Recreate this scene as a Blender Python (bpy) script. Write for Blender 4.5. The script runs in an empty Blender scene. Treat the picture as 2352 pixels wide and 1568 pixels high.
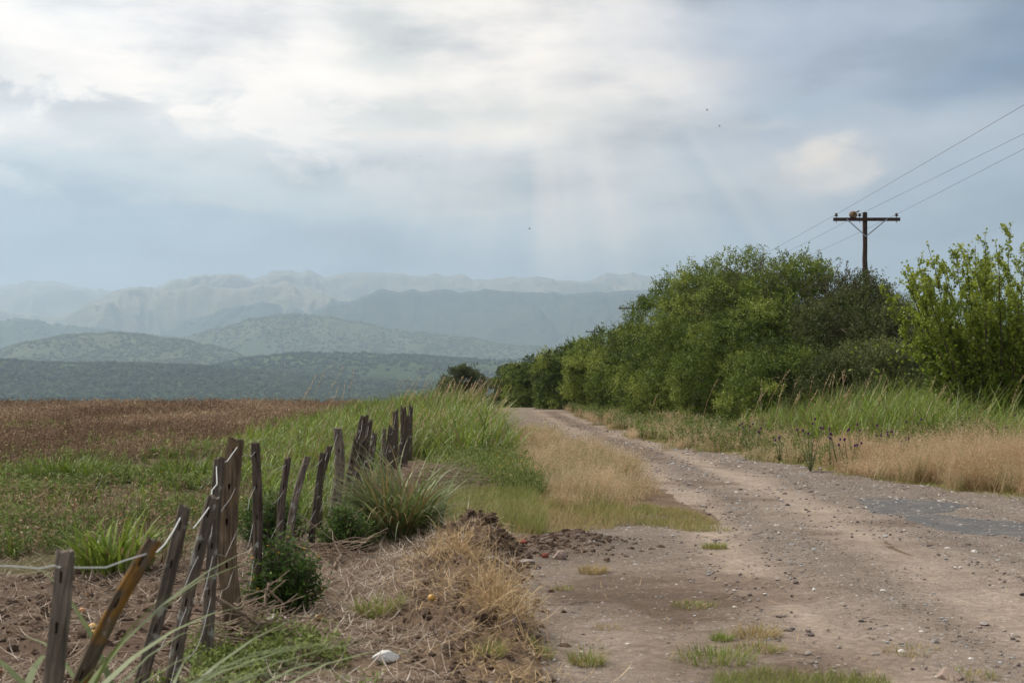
import bpy, math
import numpy as np
from mathutils import Vector

PI = math.pi
sc = bpy.context.scene
COL = sc.collection
F, CX, HY, CAMZ = 3267.0, 1176.0, 880.0, 1.65     # focal length / principal column / horizon row of the photo at 2352 px, eye height

# ------------------------------------------------------------------ helpers
def lin(r, g, b):
    def f(c):
        c /= 255.0
        return c / 12.92 if c <= .04045 else ((c + .055) / 1.055) ** 2.4
    return (f(r), f(g), f(b), 1)

def hsh(ix, iy, seed):
    h = (ix.astype(np.int64) * 374761393 + iy.astype(np.int64) * 668265263 + seed * 974711) & 0xffffffff
    h = ((h ^ (h >> 13)) * 1274126177) & 0xffffffff
    h = ((h ^ (h >> 16)) * 2246822519) & 0xffffffff
    return ((h ^ (h >> 15)) & 0xffffff) / float(0xffffff)

def vnoise(x, y, seed=0):
    x = np.asarray(x, float); y = np.asarray(y, float)
    ix = np.floor(x); iy = np.floor(y)
    fx = x - ix; fy = y - iy
    fx = fx * fx * (3 - 2 * fx); fy = fy * fy * (3 - 2 * fy)
    a = hsh(ix, iy, seed); b = hsh(ix + 1, iy, seed); c = hsh(ix, iy + 1, seed); d = hsh(ix + 1, iy + 1, seed)
    return (a * (1 - fx) + b * fx) * (1 - fy) + (c * (1 - fx) + d * fx) * fy

def fbm(x, y, seed=0, oct=4, lac=2.03, gain=.5):
    s = 0; a = 1; t = 0
    for i in range(oct):
        s = s + a * (vnoise(x, y, seed + i * 17) - .5); t += a
        x = x * lac + 3.7; y = y * lac + 1.3; a *= gain
    return s / t * 2          # about -1..1

def ridged(x, y, seed=0, oct=5):
    s = 0; a = 1; t = 0
    for i in range(oct):
        s = s + a * (1 - np.abs(2 * vnoise(x, y, seed + i * 13) - 1)); t += a
        x = x * 2.07 + 5.1; y = y * 2.07 + 2.9; a *= .5
    return s / t

def sstep(a, b, x):
    t = np.clip((np.asarray(x, float) - a) / (b - a), 0, 1)
    return t * t * (3 - 2 * t)

def G(px, py, z=0.0):
    """photo pixel (2352 wide) -> point on a level plane at height z"""
    Y = (CAMZ - z) * F / (py - HY)
    return np.array([(px - CX) / F * Y, Y])

def P3(px, py, Y):
    return Vector(((px - CX) / F * Y, Y, CAMZ - (py - HY) / F * Y))

def inpoly(x, y, poly):
    poly = np.asarray(poly, float); n = len(poly)
    r = np.zeros(np.shape(x), bool)
    j = n - 1
    for i in range(n):
        xi, yi = poly[i]; xj, yj = poly[j]
        c = ((yi > y) != (yj > y)) & (x < (xj - xi) * (y - yi) / (yj - yi + 1e-12) + xi)
        r ^= c
        j = i
    return r

def gpoly(pts):
    return np.array([G(a, b) for a, b in pts])

def seg_dist(x, y, pts):
    """distance to a polyline with values; returns dist, interpolated extra columns, side"""
    best = np.full(np.shape(x), 1e9); val = np.zeros(np.shape(x)); side = np.zeros(np.shape(x))
    for p, q in zip(pts[:-1], pts[1:]):
        dx, dy = q[0] - p[0], q[1] - p[1]
        t = np.clip(((x - p[0]) * dx + (y - p[1]) * dy) / (dx * dx + dy * dy), 0, 1)
        d = np.hypot(x - p[0] - t * dx, y - p[1] - t * dy)
        m = d < best
        best = np.where(m, d, best)
        if len(p) > 2: val = np.where(m, p[2] + t * (q[2] - p[2]), val)
        side = np.where(m, np.sign(dx * (y - p[1]) - dy * (x - p[0])), side)
    return best, val, side

def build(name, V, faces, mat=None, parent=None, attrs=None, smooth=False, loc=None, cols=None):
    """faces: list of int arrays (m,3) or (m,4)"""
    V = np.ascontiguousarray(V, dtype=np.float32).reshape(-1, 3)
    me = bpy.data.meshes.new(name)
    if not isinstance(faces, (list, tuple)): faces = [faces]
    faces = [np.asarray(f, np.int32) for f in faces if len(f)]
    me.vertices.add(len(V)); me.vertices.foreach_set('co', V.ravel())
    li = np.concatenate([f.ravel() for f in faces])
    cnt = np.concatenate([np.full(len(f), f.shape[1], np.int32) for f in faces])
    st = np.zeros(len(cnt), np.int32); st[1:] = np.cumsum(cnt)[:-1]
    me.loops.add(len(li)); me.loops.foreach_set('vertex_index', li.astype(np.int32))
    me.polygons.add(len(cnt)); me.polygons.foreach_set('loop_start', st)
    me.polygons.foreach_set('use_smooth', np.full(len(cnt), bool(smooth)))
    for k, a in (attrs or {}).items():
        at = me.attributes.new(k, 'FLOAT', 'POINT'); at.data.foreach_set('value', np.asarray(a, np.float32).ravel())
    if cols is not None:
        at = me.attributes.new('Col', 'FLOAT_COLOR', 'POINT')
        c = np.ones((len(V), 4), np.float32); c[:, :3] = cols
        at.data.foreach_set('color', c.ravel())
    me.update(calc_edges=True)
    me.validate()
    if mat: me.materials.append(mat)
    o = bpy.data.objects.new(name, me); COL.objects.link(o)
    if parent: o.parent = parent
    if loc is not None: o.location = loc
    return o

class Acc:
    def __init__(s): s.V = []; s.F = []; s.A = {}; s.n = 0
    def add(s, V, Fs, **attrs):
        V = np.asarray(V, float).reshape(-1, 3)
        if not isinstance(Fs, (list, tuple)): Fs = [Fs]
        for f in Fs:
            if len(f): s.F.append(np.asarray(f) + s.n)
        s.V.append(V); s.n += len(V)
        for k, a in attrs.items(): s.A.setdefault(k, []).append(np.broadcast_to(np.asarray(a, float), (len(V),)).copy())
    def make(s, name, mat, parent=None, smooth=False, loc=None):
        tri = [f for f in s.F if f.shape[1] == 3]; quad = [f for f in s.F if f.shape[1] == 4]
        fs = []
        if tri: fs.append(np.concatenate(tri))
        if quad: fs.append(np.concatenate(quad))
        return build(name, np.concatenate(s.V), fs, mat, parent, {k: np.concatenate(a) for k, a in s.A.items()}, smooth, loc)

def tag(o, label=None, cat=None, group=None, kind=None):
    if label: o['label'] = label
    if cat: o['category'] = cat
    if group: o['group'] = group
    if kind: o['kind'] = kind
    return o

def empty(name, loc, label, cat, group=None):
    o = bpy.data.objects.new(name, None); COL.objects.link(o); o.location = loc
    o.empty_display_size = .2
    return tag(o, label, cat, group)

def nrm(v):
    v = np.asarray(v, float)
    return v / (np.linalg.norm(v, axis=-1, keepdims=True) + 1e-9)

def blades(base, L, W, az, tilt, bend, S=4, prof=1.0, tw=None, rng=None, tint=None):
    """curved grass leaves; returns V, F, tint, t"""
    N = len(base); L, W, az, tilt, bend = [np.broadcast_to(np.asarray(a, float), (N,)) for a in (L, W, az, tilt, bend)]
    s = np.linspace(0, 1, S + 1)
    th = tilt[:, None] + bend[:, None] * s[None] ** 1.3
    d = np.stack([np.cos(az), np.sin(az)], 1)
    stp = L[:, None] / S
    h = np.concatenate([np.zeros((N, 1)), np.cumsum(np.sin((th[:, 1:] + th[:, :-1]) / 2) * stp, 1)], 1)
    v = np.concatenate([np.zeros((N, 1)), np.cumsum(np.cos((th[:, 1:] + th[:, :-1]) / 2) * stp, 1)], 1)
    P = np.zeros((N, S + 1, 3))
    P[:, :, :2] = base[:, None, :2] + d[:, None] * h[:, :, None]
    P[:, :, 2] = base[:, None, 2] + v
    if tw is None: tw = np.zeros(N)
    wa = az + PI / 2 + tw
    wd = np.stack([np.cos(wa), np.sin(wa), np.zeros(N)], 1)
    w = W[:, None] * np.maximum(.04, (np.minimum(1, .45 + 2.2 * s) * (1 - s ** (1.6 * prof)))[None])
    A = P - wd[:, None] * w[:, :, None] / 2; B = P + wd[:, None] * w[:, :, None] / 2
    V = np.stack([A, B], 2).reshape(-1, 3)
    i = (np.arange(N) * (S + 1) * 2)[:, None] + (np.arange(S) * 2)[None]
    Fc = np.stack([i, i + 1, i + 3, i + 2], -1).reshape(-1, 4)
    t = np.broadcast_to(s[None, :, None], (N, S + 1, 2)).ravel()
    if tint is None: tint = np.full(N, .5)
    ti = np.repeat(tint, (S + 1) * 2)
    return V, Fc, ti, t

def leaves(c, ax, nr, l, w, fold=.12):
    N = len(c); ax = nrm(ax); sd = nrm(np.cross(ax, nr)); up = np.cross(sd, ax)
    l = np.broadcast_to(np.asarray(l, float), (N,))[:, None]; w = np.broadcast_to(np.asarray(w, float), (N,))[:, None]
    m = c + ax * l * .45
    V = np.stack([c, m + sd * w * .5 + up * w * fold, c + ax * l, m - sd * w * .5 + up * w * fold], 1).reshape(-1, 3)
    Fc = np.arange(N * 4).reshape(N, 4)
    return V, Fc

def tubes(P, R, sides=4):
    """P (N,K,3), R (N,K): tubes without caps (tips taper)"""
    P = np.asarray(P, float); R = np.asarray(R, float)
    N, K, _ = P.shape
    T = np.gradient(P, axis=1); T = nrm(T)
    ref = np.where(np.abs(T[..., 2:3]) > .9, np.array([1., 0, 0]), np.array([0, 0, 1.]))
    a = nrm(np.cross(T, ref)); b = np.cross(T, a)
    ang = np.arange(sides) / sides * 2 * PI
    V = P[:, :, None] + R[:, :, None, None] * (a[:, :, None] * np.cos(ang)[None, None, :, None] + b[:, :, None] * np.sin(ang)[None, None, :, None])
    base = (np.arange(N) * K * sides)[:, None, None] + (np.arange(K - 1) * sides)[None, :, None]
    j = np.arange(sides)[None, None]; k = (j + 1) % sides
    Fc = np.stack([base + j, base + k, base + sides + k, base + sides + j], -1).reshape(-1, 4)
    return V.reshape(-1, 3), Fc

def tube1(pts, r, sides=6, cap=True):
    P = np.asarray([list(p) for p in pts], float)[None]
    R = np.broadcast_to(np.asarray(r, float), (P.shape[1],))[None]
    V, Fc = tubes(P, R, sides)
    if not cap: return V, [Fc]
    K = P.shape[1]; V = np.concatenate([V, P[0, :1], P[0, -1:]])
    n = K * sides; t = []
    for i in range(sides):
        t.append((n, (i + 1) % sides, i)); t.append((n + 1, (K - 1) * sides + i, (K - 1) * sides + (i + 1) % sides))
    return V, [Fc, np.array(t)]

def box(cx, cy, cz, sx, sy, sz, bev=0.0):
    x, y, z = sx / 2, sy / 2, sz / 2; b = bev
    V = []
    for dz, k in ((-z, b), (-z + b, 0), (z - b, 0), (z, b)):
        for (ax, ay) in ((-1, -1), (1, -1), (1, 1), (-1, 1)):
            V.append((cx + ax * (x - k), cy + ay * (y - k), cz + dz))
    Fq = [(3, 2, 1, 0), (12, 13, 14, 15)]
    for r in range(3):
        for i in range(4):
            j = (i + 1) % 4
            Fq.append((r * 4 + i, r * 4 + j, r * 4 + 4 + j, r * 4 + 4 + i))
    return np.array(V), [np.array(Fq)]

def lathe(prof, seg=12):
    """prof list of (r,z)"""
    V = []; Fq = []
    for r, z in prof:
        for i in range(seg):
            a = 2 * PI * i / seg; V.append((r * math.cos(a), r * math.sin(a), z))
    for k in range(len(prof) - 1):
        for i in range(seg):
            j = (i + 1) % seg
            Fq.append((k * seg + i, k * seg + j, (k + 1) * seg + j, (k + 1) * seg + i))
    return np.array(V), [np.array(Fq)]

ICO = None
def ico():
    global ICO
    if ICO is None:
        t = (1 + 5 ** .5) / 2
        v = nrm(np.array([(-1, t, 0), (1, t, 0), (-1, -t, 0), (1, -t, 0), (0, -1, t), (0, 1, t), (0, -1, -t), (0, 1, -t), (t, 0, -1), (t, 0, 1), (-t, 0, -1), (-t, 0, 1)], float))
        f = np.array([(0, 11, 5), (0, 5, 1), (0, 1, 7), (0, 7, 10), (0, 10, 11), (1, 5, 9), (5, 11, 4), (11, 10, 2), (10, 7, 6), (7, 1, 8), (3, 9, 4), (3, 4, 2), (3, 2, 6), (3, 6, 8), (3, 8, 9), (4, 9, 5), (2, 4, 11), (6, 2, 10), (8, 6, 7), (9, 8, 1)])
        ICO = (v, f)
    return ICO

def icosub(n):
    v, f = ico()
    v = [tuple(x) for x in v]; f = [tuple(x) for x in f]
    for _ in range(n):
        cache = {}; nf = []
        def mid(a, b):
            k = (min(a, b), max(a, b))
            if k not in cache:
                m = nrm((np.array(v[a]) + np.array(v[b])) / 2); cache[k] = len(v); v.append(tuple(m))
            return cache[k]
        for a, b, c in f:
            ab, bc, ca = mid(a, b), mid(b, c), mid(c, a)
            nf += [(a, ab, ca), (b, bc, ab), (c, ca, bc), (ab, bc, ca)]
        f = nf
    return np.array(v), np.array(f)

def blobs(c, r, rng, squash=.6, jit=.25):
    """many jittered icosahedra; c (N,3) r (N,)"""
    v, f = ico(); N = len(c)
    q = rng.uniform(0, 2 * PI, N); cs, sn = np.cos(q), np.sin(q)
    sx = rng.uniform(.7, 1.3, (N, 1)); sy = rng.uniform(.7, 1.3, (N, 1)); sz = squash * rng.uniform(.7, 1.3, (N, 1))
    J = 1 + rng.uniform(-jit, jit, (N, 12))
    X = v[None, :, 0] * sx * J; Yv = v[None, :, 1] * sy * J; Z = v[None, :, 2] * sz * J
    V = np.stack([X * cs[:, None] - Yv * sn[:, None], X * sn[:, None] + Yv * cs[:, None], Z], -1) * np.asarray(r)[:, None, None] + c[:, None]
    Fc = (np.arange(N) * 12)[:, None, None] + f[None]
    return V.reshape(-1, 3), Fc.reshape(-1, 3)

# ------------------------------------------------------------------ materials
def newmat(name):
    m = bpy.data.materials.new(name); m.use_nodes = True
    nt = m.node_tree
    return m, nt, nt.nodes, nt.links, nt.nodes['Principled BSDF']

def ramp(nt, fac, stops, interp='LINEAR'):
    r = nt.nodes.new('ShaderNodeValToRGB'); r.color_ramp.interpolation = interp
    e = r.color_ramp.elements
    while len(e) < len(stops): e.new(.5)
    for i, (p, c) in enumerate(stops):
        e[i].position = p; e[i].color = tuple(c) if len(c) == 4 else (*c, 1)
    if fac is not None: nt.links.new(fac, r.inputs['Fac'])
    return r.outputs['Color']

def noise_tex(nt, vec, scale, detail=4, rough=.55, dim='3D'):
    n = nt.nodes.new('ShaderNodeTexNoise'); n.noise_dimensions = dim
    n.inputs['Scale'].default_value = scale; n.inputs['Detail'].default_value = detail; n.inputs['Roughness'].default_value = rough
    if vec is not None: nt.links.new(vec, n.inputs['Vector'])
    return n.outputs['Fac']

def mixc(nt, fac, a, b, mode='MIX'):
    m = nt.nodes.new('ShaderNodeMix'); m.data_type = 'RGBA'; m.blend_type = mode
    for k, v in ((0, fac), (6, a), (7, b)):
        if v is None: continue
        if hasattr(v, 'is_linked') or hasattr(v, 'links'): nt.links.new(v, m.inputs[k])
        else: m.inputs[k].default_value = v if k == 0 else (tuple(v) if len(v) == 4 else (*v, 1))
    return m.outputs[2]

def math_n(nt, op, a, b=None, clamp=False):
    m = nt.nodes.new('ShaderNodeMath'); m.operation = op; m.use_clamp = clamp
    for k, v in ((0, a), (1, b)):
        if v is None: continue
        if isinstance(v, (int, float)): m.inputs[k].default_value = v
        else: nt.links.new(v, m.inputs[k])
    return m.outputs[0]

def attr(nt, name):
    a = nt.nodes.new('ShaderNodeAttribute'); a.attribute_name = name
    return a

def texco(nt, kind='Object'):
    return nt.nodes.new('ShaderNodeTexCoord').outputs[kind]

def scaled(nt, vec, s):
    m = nt.nodes.new('ShaderNodeMapping'); m.inputs['Scale'].default_value = s
    nt.links.new(vec, m.inputs['Vector']); return m.outputs[0]

def bump(nt, h, strength, dist, bsdf):
    b = nt.nodes.new('ShaderNodeBump'); b.inputs['Strength'].default_value = strength; b.inputs['Distance'].default_value = dist
    nt.links.new(h, b.inputs['Height']); nt.links.new(b.outputs[0], bsdf.inputs['Normal'])

def leafmat(name, stops, trans=.35, rough=.6, spec=.25, tip=None):
    m, nt, N, Lk, p = newmat(name)
    c = ramp(nt, attr(nt, 'tint').outputs['Fac'], stops)
    if tip is not None:
        t = attr(nt, 't').outputs['Fac']
        k = ramp(nt, t, [(tip[1], (0, 0, 0)), (tip[2], (1, 1, 1))])
        c = mixc(nt, k, c, tip[0])
    Lk.new(c, p.inputs['Base Color']); p.inputs['Roughness'].default_value = rough
    p.inputs['Specular IOR Level'].default_value = spec
    tr = N.new('ShaderNodeBsdfTranslucent'); Lk.new(c, tr.inputs['Color'])
    mx = N.new('ShaderNodeMixShader'); mx.inputs[0].default_value = trans
    Lk.new(p.outputs[0], mx.inputs[1]); Lk.new(tr.outputs[0], mx.inputs[2])
    Lk.new(mx.outputs[0], N['Material Output'].inputs['Surface'])
    return m

def plainmat(name, col, rough=.7, spec=.3, nscale=20, var=.25, bmp=.3, bdist=.01, metal=0):
    m, nt, N, Lk, p = newmat(name)
    n = noise_tex(nt, texco(nt), nscale, 5, .6)
    c = ramp(nt, n, [(.25, tuple(x * (1 - var) for x in col[:3])), (.75, tuple(min(1, x * (1 + var)) for x in col[:3]))])
    Lk.new(c, p.inputs['Base Color']); p.inputs['Roughness'].default_value = rough; p.inputs['Specular IOR Level'].default_value = spec
    p.inputs['Metallic'].default_value = metal
    if bmp: bump(nt, n, bmp, bdist, p)
    return m

M = {}
M['hedge'] = leafmat('hedge_leaf', [(0, (.036, .054, .011)), (.35, (.098, .145, .022)), (.65, (.18, .24, .038)), (1, (.32, .36, .075))], .22)
M['hedge_dark'] = leafmat('hedge_leaf_dark', [(0, (.032, .044, .014)), (.5, (.088, .112, .030)), (1, (.19, .21, .075))], .28)
M['poplar'] = leafmat('poplar_leaf', [(0, (.08, .13, .012)), (.5, (.23, .30, .028)), (1, (.42, .47, .08))], .45, .45, .4)
M['grass_tall'] = leafmat('tall_grass_leaf', [(0, (.28, .2, .10)), (.1, (.22, .19, .075)), (.16, (.085, .115, .022)), (.55, (.155, .22, .03)), (1, (.29, .38, .06))], .35, .5, .35)
M['grass_blue'] = leafmat('blue_green_leaf', [(0, (.30, .2, .09)), (.18, (.24, .2, .08)), (.24, (.085, .115, .03)), (.7, (.15, .19, .06)), (1, (.28, .33, .16))], .3, .5, .4)
M['grass_tan'] = leafmat('dry_grass', [(0, (.27, .175, .09)), (.5, (.57, .41, .25)), (.9, (.78, .62, .43)), (.95, (.2, .21, .07)), (1, (.22, .24, .08))], .35, .8, .1)
M['grass_short'] = leafmat('short_grass', [(0, (.44, .32, .16)), (.25, (.33, .29, .11)), (.5, (.22, .24, .07)), (1, (.22, .28, .06))], .35)
M['weed_green'] = leafmat('green_weed', [(0, (.08, .11, .025)), (.5, (.165, .215, .05)), (1, (.30, .34, .10))], .3)
M['weed_brown'] = leafmat('dead_weed', [(0, (.12, .082, .055)), (.5, (.31, .215, .14)), (.85, (.46, .34, .225)), (1, (.54, .43, .29))], .22, .9, .05)
M['bush'] = leafmat('bush_leaf', [(0, (.025, .058, .013)), (.5, (.062, .125, .024)), (1, (.16, .24, .04))], .3)
M['straw'] = leafmat('straw', [(0, (.11, .075, .05)), (.4, (.26, .195, .14)), (.8, (.47, .40, .33)), (1, (.64, .58, .51))], .1, .9, .05)
M['gold'] = leafmat('golden_straw', [(0, (.26, .17, .085)), (.5, (.47, .335, .18)), (1, (.66, .52, .33))], .15, .85, .08)
M['flower'] = leafmat('yellow_flower', [(0, (.75, .28, .01)), (1, (.85, .5, .02))], .3)
M['thistle_stem'] = leafmat('thistle_leaf', [(0, (.10, .13, .05)), (1, (.24, .27, .12))], .2)
M['purple'] = plainmat('thistle_purple', (.10, .02, .13), .8, .1, 200, .3, 0)
M['cream'] = plainmat('thistle_cream', (.62, .52, .36), .9, .1, 200, .2, 0)
M['bark'] = plainmat('bark', (.10, .075, .055), .95, .1, 30, .5, .6, .02)
M['twig'] = plainmat('twig_grey', (.17, .13, .10), .95, .1, 40, .4, 0)
M['deadwood'] = plainmat('dead_wood', (.29, .22, .165), .9, .15, 60, .45, .5, .004)
M['wire'] = plainmat('galvanised_wire', (.36, .35, .34), .5, .4, 50, .15, 0, metal=.3)
M['tape'] = plainmat('white_fence_cord', (.80, .82, .80), .5, .4, 50, .06, 0)
M['cable'] = plainmat('power_cable', (.10, .10, .105), .6, .3, 10, .1, 0)
M['steel'] = plainmat('galvanised_steel', (.30, .33, .37), .5, .4, 40, .2, 0, metal=.5)
M['porcelain'] = plainmat('brown_porcelain', (.045, .025, .022), .2, .6, 10, .2, 0)
M['mud'] = plainmat('nest_mud', (.21, .145, .10), .95, .05, 25, .35, .8, .02)
M['hole'] = plainmat('nest_inside', (.03, .022, .018), 1, 0, 10, .2, 0)
M['feather'] = plainmat('brown_feather', (.15, .07, .035), .8, .2, 30, .3, 0)
M['darkbird'] = plainmat('dark_feather', (.022, .022, .026), .8, .2, 30, .3, 0)
M['fruit_y'] = plainmat('yellow_peel', (.75, .46, .11), .45, .4, 25, .15, .15, .003)
M['fruit_o'] = plainmat('orange_peel', (.60, .27, .10), .5, .4, 25, .2, .15, .003)
M['fruit_b'] = plainmat('rotten_peel', (.28, .13, .06), .7, .3, 25, .3, .3, .005)
M['teal'] = plainmat('teal_plastic', (.09, .21, .24), .35, .5, 20, .25, .2, .005)
M['whitebag'] = plainmat('white_plastic', (.74, .74, .72), .5, .4, 30, .1, .4, .01)
M['rock_pink'] = plainmat('pink_rock', (.33, .25, .21), .9, .2, 12, .25, .7, .02)
M['rock_grey'] = plainmat('grey_rock', (.27, .24, .22), .9, .2, 15, .3, .7, .02)
M['brick'] = plainmat('red_brick', (.20, .055, .04), .9, .15, 30, .35, .5, .008)
M['clod'] = plainmat('dark_clod', (.115, .08, .06), 1, .05, 18, .35, 1, .03)

def stonemat():
    m, nt, N, Lk, p = newmat('gravel_stone')
    c = ramp(nt, attr(nt, 'tint').outputs['Fac'], [(0, (.07, .06, .058)), (.25, (.16, .13, .12)), (.5, (.27, .22, .19)), (.75, (.34, .31, .28)), (.92, (.30, .33, .35)), (1, (.62, .59, .55))])
    Lk.new(c, p.inputs['Base Color']); p.inputs['Roughness'].default_value = .9; p.inputs['Specular IOR Level'].default_value = .2
    return m
M['stone'] = stonemat()

def groundmat(name, gravel=False):
    m, nt, N, Lk, p = newmat(name)
    co = texco(nt)
    base = attr(nt, 'Col').outputs['Color']
    n1 = noise_tex(nt, co, 1.7, 6, .6); n2 = noise_tex(nt, co, 14, 6, .65); n3 = noise_tex(nt, co, 90, 3, .6)
    v1 = ramp(nt, n1, [(.3, (.78, .76, .74)), (.7, (1.16, 1.16, 1.16))]); v2 = ramp(nt, n2, [(.3, (.66, .64, .62)), (.72, (1.26, 1.26, 1.26))])
    v3 = ramp(nt, n3, [(.3, (.78, .78, .78)), (.7, (1.2, 1.2, 1.2))])
    c = mixc(nt, 1, base, v1, 'MULTIPLY'); c = mixc(nt, 1, c, v2, 'MULTIPLY'); c = mixc(nt, 1, c, v3, 'MULTIPLY')
    h = math_n(nt, 'ADD', n2, math_n(nt, 'MULTIPLY', n3, .35))
    if gravel:
        for sc_, th in ((22, .26), (46, .32), (85, .34)):
            vo = N.new('ShaderNodeTexVoronoi'); vo.inputs['Scale'].default_value = sc_; vo.inputs['Randomness'].default_value = 1
            Lk.new(co, vo.inputs['Vector'])
            sep = N.new('ShaderNodeSeparateColor'); Lk.new(vo.outputs['Color'], sep.inputs[0])
            pc = ramp(nt, sep.outputs[0], [(0, (.08, .07, .068)), (.4, (.20, .165, .145)), (.7, (.30, .26, .23)), (1, (.5, .47, .44))])
            # a pebble in about a third of the cells, more where the attribute says gravel lies loose
            g = attr(nt, 'grav').outputs['Fac']
            pick = math_n(nt, 'LESS_THAN', sep.outputs[1], g)
            inside = math_n(nt, 'LESS_THAN', vo.outputs['Distance'], th)
            k = math_n(nt, 'MULTIPLY', pick, inside)
            c = mixc(nt, k, c, pc)
            h = math_n(nt, 'ADD', h, math_n(nt, 'MULTIPLY', k, .5))
    Lk.new(c, p.inputs['Base Color']); p.inputs['Roughness'].default_value = .95; p.inputs['Specular IOR Level'].default_value = .12
    bump(nt, h, .8, .02, p)
    return m
M['ground'] = groundmat('ground_soil'); M['road'] = groundmat('road_dirt', True)

def asphaltmat():
    m, nt, N, Lk, p = newmat('worn_asphalt')
    co = texco(nt)
    n = noise_tex(nt, co, 120, 3, .7); n2 = noise_tex(nt, co, 3, 5, .6)
    c = ramp(nt, n, [(.3, (.085, .085, .087)), (.7, (.15, .15, .152))])
    c = mixc(nt, ramp(nt, n2, [(.5, (0, 0, 0)), (.75, (.7, .7, .7))]), c, (.24, .2, .17))
    Lk.new(c, p.inputs['Base Color']); p.inputs['Roughness'].default_value = 1; p.inputs['Specular IOR Level'].default_value = 0
    bump(nt, n, .5, .006, p)
    return m
M['asphalt'] = asphaltmat()

def woodmat(name, base, lichen=None, amount=.0, orange=0.0):
    m, nt, N, Lk, p = newmat(name)
    co = texco(nt)
    gr = noise_tex(nt, scaled(nt, co, (55, 55, 3.2)), 1, 5, .65)
    mt = noise_tex(nt, co, 9, 5, .65)
    c = ramp(nt, gr, [(.34, tuple(x * .3 for x in base)), (.5, base), (.66, tuple(min(1, x * 2.0) for x in base))])
    c = mixc(nt, ramp(nt, mt, [(.35, (.55, .55, .55)), (.7, (0, 0, 0))]), c, tuple(x * .5 for x in base))
    if orange:
        on = noise_tex(nt, scaled(nt, co, (8, 8, 3)), 1.3, 4, .6)
        c = mixc(nt, ramp(nt, on, [(.62 - orange * .3, (0, 0, 0)), (.70 - orange * .3, (.85, .85, .85))]), c, (.30, .155, .035) if orange > .3 else (.185, .132, .075))
    if amount:
        vo = N.new('ShaderNodeTexVoronoi'); vo.inputs['Scale'].default_value = 17
        wrp = N.new('ShaderNodeTexNoise'); wrp.inputs['Scale'].default_value = 25; Lk.new(co, wrp.inputs['Vector'])
        Lk.new(mixc(nt, .08, co, wrp.outputs['Color']), vo.inputs['Vector'])
        sep = N.new('ShaderNodeSeparateColor'); Lk.new(vo.outputs['Color'], sep.inputs[0])
        k = math_n(nt, 'MULTIPLY', math_n(nt, 'LESS_THAN', sep.outputs[0], amount), ramp(nt, vo.outputs['Distance'], [(.25, (1, 1, 1)), (.42, (0, 0, 0))]))
        c = mixc(nt, k, c, mixc(nt, mt, (.26, .26, .23), (.42, .42, .38)))
    Lk.new(c, p.inputs['Base Color']); p.inputs['Roughness'].default_value = .92; p.inputs['Specular IOR Level'].default_value = .15
    bump(nt, gr, 1, .012, p)
    return m
W_GREY = (.22, .182, .148); W_DARK = (.12, .094, .076); W_BROWN = (.15, .105, .07)
M['post_grey'] = woodmat('weathered_grey_wood', W_GREY, None, .12)
M['post_lichen'] = woodmat('lichened_wood', (.15, .125, .10), None, .36)
M['post_orange'] = woodmat('orange_lichened_wood', (.14, .11, .08), None, .2, .42)
M['post_brown'] = woodmat('ochre_stained_wood', (.17, .125, .085), None, .0, .24)
M['post_dark'] = woodmat('dark_weathered_wood', W_DARK, None, .015)
M['pole_wood'] = woodmat('creosoted_pole_wood', (.075, .052, .045))

# ------------------------------------------------------------------ terrain
RIDGE = [(-.25, 14.0, .36), (-.40, 13.0, .28), (-.45, 12, .26), (-.42, 11, .23), (-.28, 10, .27), (-.15, 9.3, .27), (-.05, 8.6, .21), (0, 7.8, .06)]
RR = np.array([G(*p) for p in ((2352 + 400, 1190), (2352, 1142), (2100, 1112), (1880, 1080), (1690, 1047), (1500, 1013), (1370, 963), (1290, 938))] + [(2.5, 125), (0, 150)])
RL = np.array([(.10, 3.0), (.12, 7.0), (.18, 8.6), (.08, 9.6), (-.05, 10.6), (.0, 11.6), (.08, 12.6), (.06, 14.2)] + [tuple(G(*p)) for p in ((1260, 1222), (1420, 1203), (1600, 1200))] )
RL2 = np.array([tuple(G(*p)) for p in ((1640, 1196), (1560, 1152), (1500, 1112), (1420, 1076), (1330, 1042), (1200, 990), (1140, 950))] + [(-1.9, 100), (-3, 125), (-6, 150)])
ROAD_POLY = np.concatenate([RL, RL2, RR[::-1], np.array([(9, 3.0)])])

def terrain_base(x, y):
    cy = 112 + 130 * sstep(5, 9.5, x)
    drop = .055 * np.logaddexp(0, (y - cy) / 8.0) * 8.0
    z = -np.minimum(drop, 27.0)
    return z

def mound_h(x, y):
    d, h, side = seg_dist(x, y, RIDGE)
    # side>0: left of the direction head->foot (that is the road side, east)
    w = np.where(side > 0, .24, .55)
    jag = 1 + .35 * fbm(x * 3.1, y * 3.1, 5, 3)
    return h * np.exp(-(d / w) ** 2 * 1.3) * jag

def pile_h(x, y):
    e = ((x - .64) / .42) ** 2 + ((y - 14.6) / .75) ** 2
    return .12 * np.exp(-e * 1.2) * (1 + .5 * fbm(x * 5, y * 5, 9, 3))

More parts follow.
